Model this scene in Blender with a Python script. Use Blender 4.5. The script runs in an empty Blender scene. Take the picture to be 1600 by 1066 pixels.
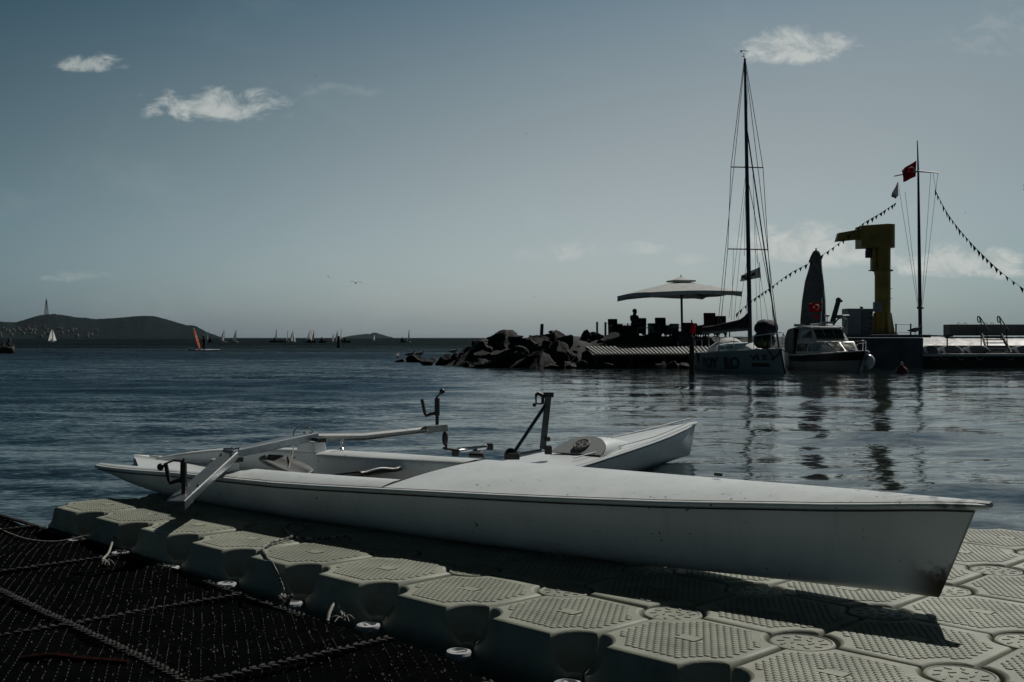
import bpy, bmesh, math, random
import numpy as np
from mathutils import Vector, Matrix, noise as mnoise
R = math.radians
C = bpy.context.scene.collection
sc = bpy.context.scene
rnd = random.Random(7)

# ------------------------------------------------------------------ camera
F, HC, YH = 1758.0, 1.24, 528.0          # focal length in photo pixels, eye height over the water, horizon row
cd = bpy.data.cameras.new("camera"); cam = bpy.data.objects.new("camera", cd); C.objects.link(cam)
cd.sensor_width = 36.0; cd.lens = F / 1600 * 36.0
cd.clip_start = 0.05; cd.clip_end = 60000
cam.location = (0, 0, HC); cam.rotation_euler = (R(90) - math.atan(5 / F), 0, 0)
sc.camera = cam

# ------------------------------------------------------------------ light
SUN_AZ, SUN_EL = R(36), R(44)            # azimuth to the right of the view axis (+Y)
sd = bpy.data.lights.new("sun", 'SUN'); sd.energy = 2.95; sd.angle = R(0.53); sd.color = (1.0, 0.965, 0.90)
sun = bpy.data.objects.new("sun", sd); C.objects.link(sun)
sv = Vector((math.sin(SUN_AZ) * math.cos(SUN_EL), math.cos(SUN_AZ) * math.cos(SUN_EL), math.sin(SUN_EL)))
sun.rotation_euler = sv.to_track_quat('Z', 'Y').to_euler(); sun.location = (20, 20, 40)
sc.view_settings.view_transform = 'Standard'; sc.view_settings.look = 'None'
sc.view_settings.exposure = 0.0; sc.view_settings.gamma = 1.0; sc.view_settings.use_curve_mapping = False
sc.cycles.max_bounces = 8; sc.cycles.diffuse_bounces = 2; sc.cycles.glossy_bounces = 3
sc.cycles.transparent_max_bounces = 8; sc.cycles.volume_bounces = 0

class NT:                                 # small helper for node trees
    def __init__(s, tree): s.t = tree; s.n = tree.nodes; s.l = tree.links
    def new(s, typ, **kw):
        n = s.n.new(typ)
        for k, v in kw.items(): setattr(n, k, v)
        return n
    def set(s, sock, v):
        if isinstance(v, bpy.types.NodeSocket): s.l.new(v, sock)
        elif v is not None: sock.default_value = v
    def m(s, op, a, b=None, c=None, clamp=False):
        n = s.new('ShaderNodeMath', operation=op); n.use_clamp = clamp
        for i, v in enumerate((a, b, c)):
            if v is not None: s.set(n.inputs[i], v)
        return n.outputs[0]
    def sm(s, x, lo, hi):
        n = s.new('ShaderNodeMapRange', interpolation_type='SMOOTHSTEP')
        s.set(n.inputs[0], x); n.inputs[1].default_value = lo; n.inputs[2].default_value = hi
        return n.outputs[0]
    def mix(s, f, a, b, mode='MIX'):
        n = s.new('ShaderNodeMix', data_type='RGBA', blend_type=mode)
        s.set(n.inputs[0], f); s.set(n.inputs[6], a); s.set(n.inputs[7], b)
        return n.outputs[2]
    def noise(s, vec, scale, detail=4, rough=.55, dist=0):
        n = s.new('ShaderNodeTexNoise'); s.set(n.inputs['Vector'], vec)
        n.inputs['Scale'].default_value = scale; n.inputs['Detail'].default_value = detail
        n.inputs['Roughness'].default_value = rough; n.inputs['Distortion'].default_value = dist
        return n.outputs[0]
    def xyz(s, v):
        n = s.new('ShaderNodeSeparateXYZ'); s.set(n.inputs[0], v); return n.outputs
    def comb(s, x, y, z):
        n = s.new('ShaderNodeCombineXYZ'); s.set(n.inputs[0], x); s.set(n.inputs[1], y); s.set(n.inputs[2], z); return n.outputs[0]

def c4(c): return (c[0], c[1], c[2], 1.0)

wd = bpy.data.worlds.new("World"); sc.world = wd; wd.use_nodes = True
def build_world():
    t = NT(wd.node_tree); t.n.clear()
    sky = t.new('ShaderNodeTexSky', sky_type='NISHITA'); sky.sun_disc = False
    sky.sun_elevation = SUN_EL; sky.sun_rotation = SUN_AZ
    sky.air_density = 1.0; sky.dust_density = 1.6; sky.ozone_density = 1.0; sky.altitude = 0
    tc = t.new('ShaderNodeTexCoord'); d = t.xyz(tc.outputs['Generated'])
    # sky grade: brightest in a low band ahead, dimmed overhead and behind to deepen shade; per-channel log-polynomial of bearing and height
    e0 = t.m('MAXIMUM', d[2], 0.0); e = t.m('MINIMUM', e0, .36)
    hx = t.m('DIVIDE', d[0], t.m('MAXIMUM', t.m('SQRT', t.m('ADD', t.m('MULTIPLY', d[0], d[0]), t.m('MULTIPLY', d[1], d[1]))), .001))
    hx = t.m('MAXIMUM', t.m('MINIMUM', hx, .62), -.62); el = e0
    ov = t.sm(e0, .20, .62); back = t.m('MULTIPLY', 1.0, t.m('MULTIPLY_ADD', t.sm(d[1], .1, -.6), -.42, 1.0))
    fs = []
    for a, wo in zip(W_FIT, W_OVER):
        q = t.m('ADD', t.m('MULTIPLY_ADD', hx, a[1], a[0]), t.m('MULTIPLY', t.m('MULTIPLY', hx, hx), a[2]))
        q = t.m('ADD', q, t.m('ADD', t.m('MULTIPLY', e, a[3]), t.m('MULTIPLY', t.m('MULTIPLY', e, e), a[4])))
        q = t.m('ADD', q, t.m('MULTIPLY', t.m('MULTIPLY', hx, e), a[5]))
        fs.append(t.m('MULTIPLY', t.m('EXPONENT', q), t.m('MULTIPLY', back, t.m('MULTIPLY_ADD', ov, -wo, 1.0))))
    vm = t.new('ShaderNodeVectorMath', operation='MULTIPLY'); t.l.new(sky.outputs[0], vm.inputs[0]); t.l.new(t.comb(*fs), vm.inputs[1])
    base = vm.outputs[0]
    # clouds: windows of fractal noise hung at fixed bearings
    yy = t.m('MAXIMUM', d[1], .05)
    u = t.m('DIVIDE', d[0], yy); v = t.m('DIVIDE', d[2], yy)
    P = t.comb(u, t.m('MULTIPLY', v, 1.7), 0.0)
    n1 = t.noise(P, 30, 9, .66, .45); n2 = t.noise(P, 7, 5, .6, .2)
    total = None
    for px, py, w, h, amp, lo in CLOUDS:
        a = (px - 800) / F; b = (YH - py) / F
        du = t.m('DIVIDE', t.m('SUBTRACT', u, a), w / F)
        dv = t.m('DIVIDE', t.m('SUBTRACT', v, b), h / F)
        dvn = t.m('MINIMUM', t.m('MULTIPLY', dv, 1.9), dv)      # flatter undersides
        r2 = t.m('ADD', t.m('MULTIPLY', du, du), t.m('MULTIPLY', dvn, dvn))
        body = t.m('ADD', t.m('SUBTRACT', .66, t.m('MULTIPLY', r2, .50)), t.m('MULTIPLY', t.m('SUBTRACT', n1, .5), 2.9))
        k = t.m('MULTIPLY', t.sm(body, lo - .22, lo + .62), amp)
        k = t.m('MULTIPLY', k, t.sm(r2, 2.2, .6))
        total = k if total is None else t.m('MAXIMUM', total, k)
    wisp = t.m('MULTIPLY', t.m('MULTIPLY', t.sm(n2, .52, .80), t.sm(el, .62, .0)), .10)
    total = t.m('MAXIMUM', total, wisp)
    total = t.m('MULTIPLY', total, t.sm(d[1], .1, .3))
    shade = t.m('MULTIPLY_ADD', n1, .5, .62)
    cc = t.new('ShaderNodeVectorMath', operation='SCALE'); cc.inputs[0].default_value = W_CLOUD; t.set(cc.inputs['Scale'], shade)
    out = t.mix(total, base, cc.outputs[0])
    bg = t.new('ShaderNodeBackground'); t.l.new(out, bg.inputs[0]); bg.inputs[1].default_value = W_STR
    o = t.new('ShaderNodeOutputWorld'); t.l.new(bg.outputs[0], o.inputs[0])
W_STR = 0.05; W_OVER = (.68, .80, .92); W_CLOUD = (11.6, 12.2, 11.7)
W_FIT = [[-0.13, -0.449, -2.806, 2.786, -13.616, 3.792], [0.226, -0.377, -1.969, -1.477, -0.435, 2.775], [0.682, -0.322, -1.618, -6.852, 12.373, 2.728]]
CLOUDS = [(1245, 80, 90, 40, .80, .28), (335, 172, 120, 36, .74, .30), (143, 104, 58, 19, .62, .30), (1265, 393, 135, 42, .85, .16),
          (1520, 418, 135, 34, .80, .18), (1375, 405, 70, 24, .5, .25), (905, 398, 60, 20, .46, .28), (1000, 392, 50, 14, .40, .28),
          (1080, 408, 55, 12, .28, .3), (120, 434, 60, 14, .22, .35), (535, 145, 70, 18, .16, .35), (1600, 60, 120, 60, .16, .3), (830, 400, 30, 16, .2, .3)]
build_world()

# ------------------------------------------------------------------ helpers
MATS = {}
def mat(name, c1, c2=None, scale=6.0, rough=.6, metal=0.0, bump=0.0, bscale=None, spec=.5, detail=5, lo=.35, hi=.65, coat=0.0, trans=0.0):
    if name in MATS: return MATS[name]
    m = bpy.data.materials.new(name); m.use_nodes = True; t = NT(m.node_tree)
    b = t.n['Principled BSDF']; tc = t.new('ShaderNodeTexCoord')
    n = t.noise(tc.outputs['Object'], scale, detail)
    if c2 is None: c2 = tuple(x * .8 for x in c1)
    t.l.new(t.mix(t.sm(n, lo, hi), c4(c1), c4(c2)), b.inputs['Base Color'])
    rn = t.m('MULTIPLY_ADD', n, .25, rough - .12, clamp=True); t.l.new(rn, b.inputs['Roughness'])
    b.inputs['Metallic'].default_value = metal; b.inputs['Specular IOR Level'].default_value = spec
    b.inputs['Coat Weight'].default_value = coat; b.inputs['Coat Roughness'].default_value = .15
    if bump:
        bn = t.new('ShaderNodeBump'); bn.inputs['Strength'].default_value = 1.0; bn.inputs['Distance'].default_value = bump
        t.l.new(t.noise(tc.outputs['Object'], bscale or scale * 4, 6, .6), bn.inputs['Height']); t.l.new(bn.outputs[0], b.inputs['Normal'])
    if trans:
        tr = t.new('ShaderNodeBsdfTranslucent'); tr.inputs[0].default_value = c4(c1); mx = t.new('ShaderNodeMixShader'); mx.inputs[0].default_value = trans
        out = t.n['Material Output']; t.l.new(b.outputs[0], mx.inputs[1]); t.l.new(tr.outputs[0], mx.inputs[2]); t.l.new(mx.outputs[0], out.inputs[0])
    MATS[name] = m; return m

def at(px, py, Z): return Vector(((px - 800) / F * Z, Z, HC - (py - YH) / F * Z))
def on(px, py, z): return at(px, py, (HC - z) * F / (py - YH))

ORG = {}
def thing(name, label, cat, loc=(0, 0, 0), group=None):
    o = bpy.data.objects.new(name, None); C.objects.link(o); o.location = loc
    o.empty_display_size = .2
    o['label'] = label; o['category'] = cat
    if group: o['group'] = group
    ORG[o] = Vector(loc); return o
def tag(o, label=None, cat=None, group=None, kind=None):
    if label: o['label'] = label
    if cat: o['category'] = cat
    if group: o['group'] = group
    if kind: o['kind'] = kind
    return o
def copy_tree(o, parent=None):
    c = o.copy(); C.objects.link(c)
    if parent: c.parent = parent
    for ch in list(o.children): copy_tree(ch, c)
    return c

class MB:
    def __init__(s, M=None): s.v = []; s.f = []; s.M = M
    def add(s, vs, fs):
        o = len(s.v)
        s.v += [(s.M @ Vector(p)) if s.M is not None else Vector(p) for p in vs]
        s.f += [tuple(i + o for i in f) for f in fs]; return s
    def box(s, c, size, rot=None, taper=1.0):
        c = Vector(c); x, y, z = (q / 2 for q in size)
        vs = [(a * x * (taper if k > 0 else 1), b * y * (taper if k > 0 else 1), k * z) for k in (-1, 1) for a, b in ((-1, -1), (1, -1), (1, 1), (-1, 1))]
        Q = rot if rot is not None else Matrix.Identity(3)
        return s.add([c + Q @ Vector(p) for p in vs], [(3, 2, 1, 0), (4, 5, 6, 7), (0, 1, 5, 4), (1, 2, 6, 5), (2, 3, 7, 6), (3, 0, 4, 7)])
    def bar(s, p, q, w, h, up=(0, 0, 1)):
        p, q = Vector(p), Vector(q); d = (q - p); L = d.length; d.normalize(); u = Vector(up)
        a = d.cross(u)
        if a.length < 1e-4: a = d.cross(Vector((1, 0, 0)))
        a.normalize(); u = a.cross(d)
        return s.box((p + q) / 2, (w, L, h), Matrix((a, d, u)).transposed())
    def tube(s, pts, r, n=8, cap=True, flat=1.0):
        pts = [Vector(p) for p in pts]; rs = r if isinstance(r, (list, tuple)) else [r] * len(pts)
        vs = []; prev = None
        for i, p in enumerate(pts):
            d = (pts[min(i + 1, len(pts) - 1)] - pts[max(i - 1, 0)]).normalized()
            a = prev if prev is not None else (Vector((0, 0, 1)) if abs(d.z) < .9 else Vector((1, 0, 0)))
            a = (a - d * a.dot(d)).normalized(); prev = a; b = d.cross(a)
            vs += [p + a * rs[i] * flat * math.cos(k * 2 * math.pi / n) + b * rs[i] * math.sin(k * 2 * math.pi / n) for k in range(n)]
        fs = [(i * n + k, i * n + (k + 1) % n, (i + 1) * n + (k + 1) % n, (i + 1) * n + k) for i in range(len(pts) - 1) for k in range(n)]
        if cap: fs += [tuple(range(n - 1, -1, -1)), tuple(range((len(pts) - 1) * n, len(pts) * n))]
        return s.add(vs, fs)
    def lathe(s, prof, c=(0, 0, 0), n=24, sx=1.0, sy=1.0):
        c = Vector(c)
        vs = [c + Vector((r * math.cos(2 * math.pi * k / n) * sx, r * math.sin(2 * math.pi * k / n) * sy, z)) for r, z in prof for k in range(n)]
        m = len(prof)
        fs = [(i * n + k, i * n + (k + 1) % n, (i + 1) * n + (k + 1) % n, (i + 1) * n + k) for i in range(m - 1) for k in range(n)]
        fs += [tuple(range(n - 1, -1, -1)), tuple(range((m - 1) * n, m * n))]
        return s.add(vs, fs)
    def ball(s, c, r, n=16, m=10, rot=None):
        if not isinstance(r, (tuple, list)): r = (r, r, r)
        Q = rot if rot is not None else Matrix.Identity(3); c = Vector(c); vs = []
        for i in range(m + 1):
            th = math.pi * (i + .02 if i == 0 else i - .02 if i == m else i) / m
            vs += [c + Q @ Vector((r[0] * math.sin(th) * math.cos(2 * math.pi * k / n), r[1] * math.sin(th) * math.sin(2 * math.pi * k / n), r[2] * math.cos(th))) for k in range(n)]
        fs = [((i + 1) * n + k, (i + 1) * n + (k + 1) % n, i * n + (k + 1) % n, i * n + k) for i in range(m) for k in range(n)]
        fs += [tuple(range(n)), tuple(range((m + 1) * n - 1, m * n - 1, -1))]
        return s.add(vs, fs)
    def prism(s, outline, d):          # outline: 3-D points of a face, d: extrusion vector
        n = len(outline); d = Vector(d); vs = [Vector(p) for p in outline] + [Vector(p) + d for p in outline]
        return s.add(vs, [tuple(range(n - 1, -1, -1)), tuple(range(n, 2 * n))] + [(i, (i + 1) % n, n + (i + 1) % n, n + i) for i in range(n)])
    def grid(s, rows, closed=False):   # rows of equal length -> quads
        n = len(rows[0]); vs = [p for r in rows for p in r]; e = n if closed else n - 1
        return s.add(vs, [(i * n + k, i * n + (k + 1) % n, (i + 1) * n + (k + 1) % n, (i + 1) * n + k) for i in range(len(rows) - 1) for k in range(e)])
    def build(s, name, m, parent=None, smooth=40, bevel=0.0, solid=0.0):
        root = parent
        while root is not None and root.parent is not None: root = root.parent
        off = ORG.get(root, Vector((0, 0, 0))) if root is not None else Vector((0, 0, 0))
        me = bpy.data.meshes.new(name)
        me.from_pydata([tuple(p - off) for p in s.v], [], s.f)
        bm = bmesh.new(); bm.from_mesh(me); bmesh.ops.recalc_face_normals(bm, faces=bm.faces); bm.to_mesh(me); bm.free()
        me.materials.append(m)
        if smooth:
            me.polygons.foreach_set('use_smooth', [True] * len(me.polygons))
            me.set_sharp_from_angle(angle=R(smooth))
        o = bpy.data.objects.new(name, me); C.objects.link(o)
        if parent is not None: o.parent = parent
        if solid: md = o.modifiers.new('solid', 'SOLIDIFY'); md.thickness = solid; md.offset = 0
        if bevel: md = o.modifiers.new('bevel', 'BEVEL'); md.width = bevel; md.segments = 2; md.limit_method = 'ANGLE'
        return o

def curve(pts, n=8):                   # Catmull-Rom through 3-D points
    pts = [Vector(p) for p in pts]; out = []
    for i in range(len(pts) - 1):
        a, b, c, d = pts[max(i - 1, 0)], pts[i], pts[i + 1], pts[min(i + 2, len(pts) - 1)]
        for k in range(n):
            t = k / n
            out.append(.5 * ((2 * b) + (c - a) * t + (2 * a - 5 * b + 4 * c - d) * t * t + (3 * b - a - 3 * c + d) * t ** 3))
    return out + [pts[-1]]
def interp(x, tab):
    xs, ys = zip(*tab); return float(np.interp(x, xs, ys))
def sinterp(x, tab):                   # smooth (monotone-ish) interpolation
    xs = [a for a, _ in tab]; ys = [b for _, b in tab]
    return float(sum(np.interp(x + d, xs, ys) for d in (-.12, -.06, 0, .06, .12)) / 5)

# ------------------------------------------------------------------ materials
M_WHITE = mat('white_gelcoat', (.70, .73, .73), (.64, .67, .66), 3, .34, bump=.0006, bscale=25, coat=.15)
M_FLOAT = mat('grey_float_plastic', (.305, .322, .258), (.245, .26, .21), 5, .62, bump=.0012, bscale=180, spec=.35)
def float_plastic():
    m = M_FLOAT; t = NT(m.node_tree); b = t.n['Principled BSDF']; oi = t.new('ShaderNodeObjectInfo'); g = t.new('ShaderNodeNewGeometry')
    old = b.inputs['Base Color'].links[0].from_socket
    v = t.m('MULTIPLY_ADD', oi.outputs['Random'], .34, .82)
    vm = t.new('ShaderNodeVectorMath', operation='SCALE'); t.l.new(old, vm.inputs[0]); t.l.new(v, vm.inputs['Scale'])
    n = t.noise(g.outputs['Position'], 5.5, 7, .68, .6); n2 = t.noise(g.outputs['Position'], 38, 5, .7)
    grime = t.m('MULTIPLY', t.sm(n, .50, .72), t.m('MULTIPLY_ADD', n2, .9, .15), clamp=True)
    c = t.mix(t.m('MULTIPLY', grime, .75), vm.outputs[0], c4((.13, .125, .085)))
    pale = t.sm(n2, .66, .74); c = t.mix(t.m('MULTIPLY', pale, .35), c, c4((.48, .48, .42)))
    t.l.new(c, b.inputs['Base Color'])
float_plastic()
M_BLACK = mat('black_plastic', (.012, .012, .013), (.02, .02, .02), 12, .45)
M_ALU = mat('brushed_aluminium', (.52, .54, .55), (.40, .42, .43), 30, .38, 1.0, bump=.0006, bscale=120)
M_STEEL = mat('stainless_steel', (.55, .56, .57), None, 20, .25, 1.0)
M_DARKMETAL = mat('dark_painted_metal', (.06, .075, .085), (.04, .05, .055), 8, .5, .2)
M_ROCK = mat('dark_wet_rock', (.060, .058, .054), (.028, .028, .028), 1.6, .75, bump=.05, bscale=3.5)
M_CONC = mat('weathered_concrete', (.115, .125, .13), (.07, .08, .085), 1.2, .85, bump=.01, bscale=9)
M_YELLOW = mat('yellow_crane_paint', (.30, .215, .03), (.20, .145, .022), 1.6, .5, bump=.002, bscale=8)
M_CANVAS = mat('pale_canvas', (.50, .52, .50), (.42, .44, .43), 4, .85, bump=.003, bscale=20)
M_GREYCANVAS = mat('grey_canvas', (.13, .14, .145), (.09, .10, .105), 4, .85, bump=.01, bscale=6)
M_NAVY = mat('navy_canvas', (.012, .018, .032), (.008, .012, .02), 4, .8, bump=.006, bscale=8)
M_RED = mat('red_flag_cloth', (.42, .006, .014), (.32, .004, .011), 5, .8, trans=.35)
M_WHITECLOTH = mat('white_flag_cloth', (.55, .56, .55), (.45, .46, .45), 5, .85, trans=.3)
M_DARKCLOTH = mat('dark_cloth', (.012, .013, .016), (.02, .02, .022), 6, .9)
M_SAIL = mat('white_sailcloth', (.70, .70, .68), (.60, .60, .58), 2, .8, trans=.75)
M_ORANGE = mat('orange_sailcloth', (.75, .13, .03), (.65, .09, .02), 2, .7, trans=.45)
M_SKIN = mat('skin', (.30, .17, .11), None, 8, .6)
M_ROPE = mat('pale_rope', (.42, .41, .37), (.22, .21, .19), 90, .9, bump=.002, bscale=200)
M_BROWNWOOD = mat('dark_weathered_wood', (.05, .042, .035), (.03, .026, .022), 6, .85, bump=.006, bscale=20)
M_GLASS = mat('tinted_glass', (.02, .026, .03), None, 4, .12, spec=.8)
M_RATTAN = mat('dark_rattan', (.018, .014, .013), (.01, .009, .009), 40, .8)
M_GREY = mat('light_grey_paint', (.26, .28, .29), (.2, .22, .23), 3, .55)
M_GULL = mat('gull_feathers', (.20, .20, .20), (.07, .07, .075), 7, .85)

# ------------------------------------------------------------------ setting: water, hills
WV = (.20, .40, .52); WL = (.20, .205)
def water():
    m = bpy.data.materials.new('sea_water'); m.use_nodes = True; t = NT(m.node_tree); b = t.n['Principled BSDF']
    b.inputs['Base Color'].default_value = (.011, .018, .019, 1); b.inputs['Roughness'].default_value = .06
    b.inputs['IOR'].default_value = 1.333
    g = t.new('ShaderNodeNewGeometry'); p = t.xyz(g.outputs['Position'])
    def nz(sx, sy, sc_, det, off, dist=0.0):
        return t.noise(t.comb(t.m('MULTIPLY', p[0], sx), t.m('MULTIPLY_ADD', p[1], sy, off), 0.0), sc_, det, .6, dist)
    def slope(sx, sy, sc_, det, off):        # slope field of one size of ripple, both axes
        n = t.new('ShaderNodeTexNoise'); n.inputs['Scale'].default_value = sc_; n.inputs['Detail'].default_value = det; n.inputs['Roughness'].default_value = .6
        t.l.new(t.comb(t.m('MULTIPLY', p[0], sx), t.m('MULTIPLY_ADD', p[1], sy, off), 0.0), n.inputs['Vector'])
        q = t.new('ShaderNodeVectorMath', operation='SUBTRACT'); t.l.new(n.outputs['Color'], q.inputs[0]); q.inputs[1].default_value = (.5, .5, .5); return q.outputs[0]
    def vadd(a, b): 
        q = t.new('ShaderNodeVectorMath', operation='ADD'); t.l.new(a, q.inputs[0]); t.l.new(b, q.inputs[1]); return q.outputs[0]
    def vmul(a, k):
        q = t.new('ShaderNodeVectorMath', operation='SCALE'); t.l.new(a, q.inputs[0]); t.set(q.inputs['Scale'], k); return q.outputs[0]
    far = t.sm(p[1], 12, 70); vfar = t.sm(p[1], 60, 400)
    patch = t.sm(nz(.22, 1.0, .11, 3, 50), .34, .66); patch2 = t.sm(nz(.12, 1.0, .018, 3, 90), .35, .65)
    k = t.m('MULTIPLY', t.m('MULTIPLY_ADD', patch, .45, .55), t.m('MULTIPLY_ADD', patch2, .5, .75))
    k = t.m('MULTIPLY', k, t.m('ADD', t.m('MULTIPLY_ADD', t.sm(p[1], 8, 40), .45, .6), t.m('MULTIPLY', t.sm(p[1], 25, 180), 1.6)))
    sl = vmul(slope(.38, 1.0, 1.3, 2, 3), WV[0]); sl = vadd(sl, vmul(slope(.30, 1.0, 7.0, 2, 31), WV[1])); sl = vadd(sl, vmul(slope(.38, 1.0, 26, 2, 77), t.m('MULTIPLY', t.m('MULTIPLY_ADD', t.sm(p[0], 2.5, -4.0), .6, .5), WV[2])))
    sl = vmul(sl, k); q = t.xyz(sl)
    # waves running in to the shore: their fronts are steeper than their backs
    open_ = t.m('MULTIPLY_ADD', t.sm(p[0], 2.5, -4.0), .75, t.sm(p[1], 45, 120))        # the corner behind the breakwater lies calmer
    open_ = t.m('MINIMUM', open_, 1.0)
    lean = t.m('ADD', t.m('MULTIPLY', t.m('MULTIPLY', t.sm(p[1], -2, 32), open_), WL[0]), t.m('MULTIPLY', t.sm(p[1], 40, 220), WL[1]))
    nv = t.comb(t.m('MULTIPLY', q[0], .55), t.m('SUBTRACT', q[1], lean), 0.0)
    nn = vadd(g.outputs['Normal'], nv); nrm = t.new('ShaderNodeVectorMath', operation='NORMALIZE'); t.l.new(nn, nrm.inputs[0])
    t.l.new(nrm.outputs[0], b.inputs['Normal'])
    t.l.new(t.m('MULTIPLY_ADD', vfar, .12, .05), b.inputs['Roughness'])
    nr, na = 420, 420
    r = 1.2 * (15000 / 1.2) ** (np.linspace(0, 1, nr) ** 1.0)
    a = np.radians(np.linspace(-88, 88, na))
    X = r[:, None] * np.sin(a)[None]; Y = r[:, None] * np.cos(a)[None] - .2
    amp = np.clip((70 - r) / 40, 0, 1)[:, None] * np.clip((r - 3.5) / 3, 0.25, 1)[:, None]
    rs = np.random.RandomState(3); Z = np.zeros_like(X)
    for k in range(26):
        L = .55 * 1.22 ** (k % 11) * (1 + .2 * rs.rand()); th = math.radians(90 + rs.normal(0, 26))
        A = .0065 * L ** .75; kk = 2 * np.pi / L; ph = rs.rand() * 6.28
        res = np.clip((L / 2.5) / (r * 0.0225 + 1e-6), 0, 1)[:, None] ** 2
        Z += A * np.sin(kk * (X * math.cos(th) + Y * math.sin(th)) + ph + .6 * np.sin(X * .7 / L + ph)) * res * .46
    Z *= amp
    V = np.stack([X, Y, Z], -1).reshape(-1, 3)
    i = np.arange(nr - 1)[:, None] * na + np.arange(na - 1)[None]
    Q = np.stack([i, i + na, i + na + 1, i + 1], -1).reshape(-1, 4)
    me = bpy.data.meshes.new('water'); me.vertices.add(len(V)); me.vertices.foreach_set('co', V.ravel())
    me.loops.add(Q.size); me.loops.foreach_set('vertex_index', Q.ravel())
    me.polygons.add(len(Q)); me.polygons.foreach_set('loop_start', np.arange(0, Q.size, 4)); me.polygons.foreach_set('loop_total', np.full(len(Q), 4))
    me.polygons.foreach_set('use_smooth', np.ones(len(Q), bool)); me.update(); me.validate()
    me.materials.append(m); o = bpy.data.objects.new('water', me); C.objects.link(o); o['kind'] = 'structure'
water()

M_HILL = mat('pine_scrub_hillside', (.008, .018, .022), (.015, .024, .026), .03, .95, bump=3.0, bscale=.05, spec=0.0)
def hill(name, prof, Z, depth, m, jag, sub=3):
    rows = []; xs = np.linspace(prof[0][0], prof[-1][0], int((prof[-1][0] - prof[0][0]) * sub))
    for k, (dz, s) in enumerate(((-.5, -.02), (-.46, .10), (-.36, .34), (-.22, .70), (-.08, .95), (0, 1.0), (.15, .9), (.5, -.02))):
        row = []
        for x in xs:
            py = interp(x, prof); hh = (YH + .3 - py) / F * Z + HC
            n = mnoise.noise(Vector((x * .9, k * 3.7, 1))) + .5 * mnoise.noise(Vector((x * 1.7, k * 1.7, 5)))
            lo = mnoise.noise(Vector((x * .06, k * .9, 9)))
            z = max(hh * s * (1 + .12 * lo * (s < .97)), -2 if s < 0 else 0) + (jag * n if s > .9 else 0) * min(1, hh / (jag * 8))
            row.append(((x - 800) / F * Z * (1 + dz * depth / Z), Z + dz * depth, z))
        rows.append(row)
    o = MB().grid(rows).build(name, m, smooth=60); o['kind'] = 'structure'; return o
HILL_P = [(-420, 527), (-330, 512), (-200, 500), (-80, 506), (0, 503), (25, 504), (45, 498), (60, 493.5), (75, 491.5), (95, 492), (118, 496), (150, 499), (185, 497), (215, 494), (240, 494), (262, 500), (290, 508), (305, 509.5), (325, 520), (346, 527.5)]
hill('hillside_island', HILL_P, 4000, 700, M_HILL, 1.5, 2)
hill('far_island', [(535, 527.6), (548, 525), (560, 523.5), (572, 522), (578, 522.5), (582, 520.5), (588, 520), (592, 522), (598, 523.5), (606, 526), (614, 527.6)], 7500, 500, M_HILL, 3.0, 6)

# houses of the town at the foot of the island
M_HOUSE = mat('pale_plaster', (.10, .115, .125), (.035, .04, .045), .02, .9)
M_TILE = mat('clay_roof', (.075, .066, .062), None, .5, .9)
def house_town():
    hs = []
    for k in range(46):
        px = rnd.choice((8, 22, 30, 48, 66, 84, 110, 140)) + rnd.gauss(0, 9); px = max(px, 1); py = rnd.uniform(509, 525.5) if px < 70 else rnd.uniform(514, 525.8)
        w, d, hh = rnd.uniform(5, 10), rnd.uniform(6, 9), rnd.uniform(4.5, 8)
        s = interp(px, HILL_P); fr = (YH - py) / (YH - s)
        dz = np.interp(fr, [0, .1, .34, .7, 1], [-.5, -.46, -.36, -.22, 0]); Z = 4000 + dz * 700 - 6
        p = at(px, py, Z)
        t = thing('house', 'small pale house among the dark trees at the foot of the hilly island', 'house', (p.x, p.y, p.z - 4), 'houses of the town on the island')
        MB().box((p.x, p.y, p.z), (w, d, hh)).build('wall', M_HOUSE, t, 0)
        z = p.z + hh / 2
        MB().prism([(p.x - w * .55, p.y - d * .55, z), (p.x + w * .55, p.y - d * .55, z), (p.x, p.y - d * .55, z + 2.6)], (0, d * 1.1, 0)).build('roof', M_TILE, t, 0)
house_town()
def lattice_mast():
    p = at(72.5, 493, 4000); H = 56
    t = thing('radio_mast', 'tall lattice mast on the summit of the hilly island', 'mast', p)
    m = MB()
    for a, b in ((-1, -1), (1, -1), (1, 1), (-1, 1)):
        m.bar(p + Vector((a * 6, b * 6, -2)), p + Vector((a * .9, b * .9, H)), 1.1, 1.1)
    for k in range(8):
        z0, z1 = H * k / 8, H * (k + 1) / 8; w0, w1 = 6 - 5.1 * k / 8, 6 - 5.1 * (k + 1) / 8
        for a in (-1, 1):
            m.bar(p + Vector((-w0, a * w0, z0)), p + Vector((w1, a * w1, z1)), .6, .6); m.bar(p + Vector((w0, a * w0, z0)), p + Vector((-w1, a * w1, z1)), .6, .6)
    m.build('lattice_tower', M_DARKMETAL, t, 0); MB().tube([p + Vector((0, 0, H)), p + Vector((0, 0, H + 8))], .5, 6).build('antenna', M_DARKMETAL, t)
lattice_mast()

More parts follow.
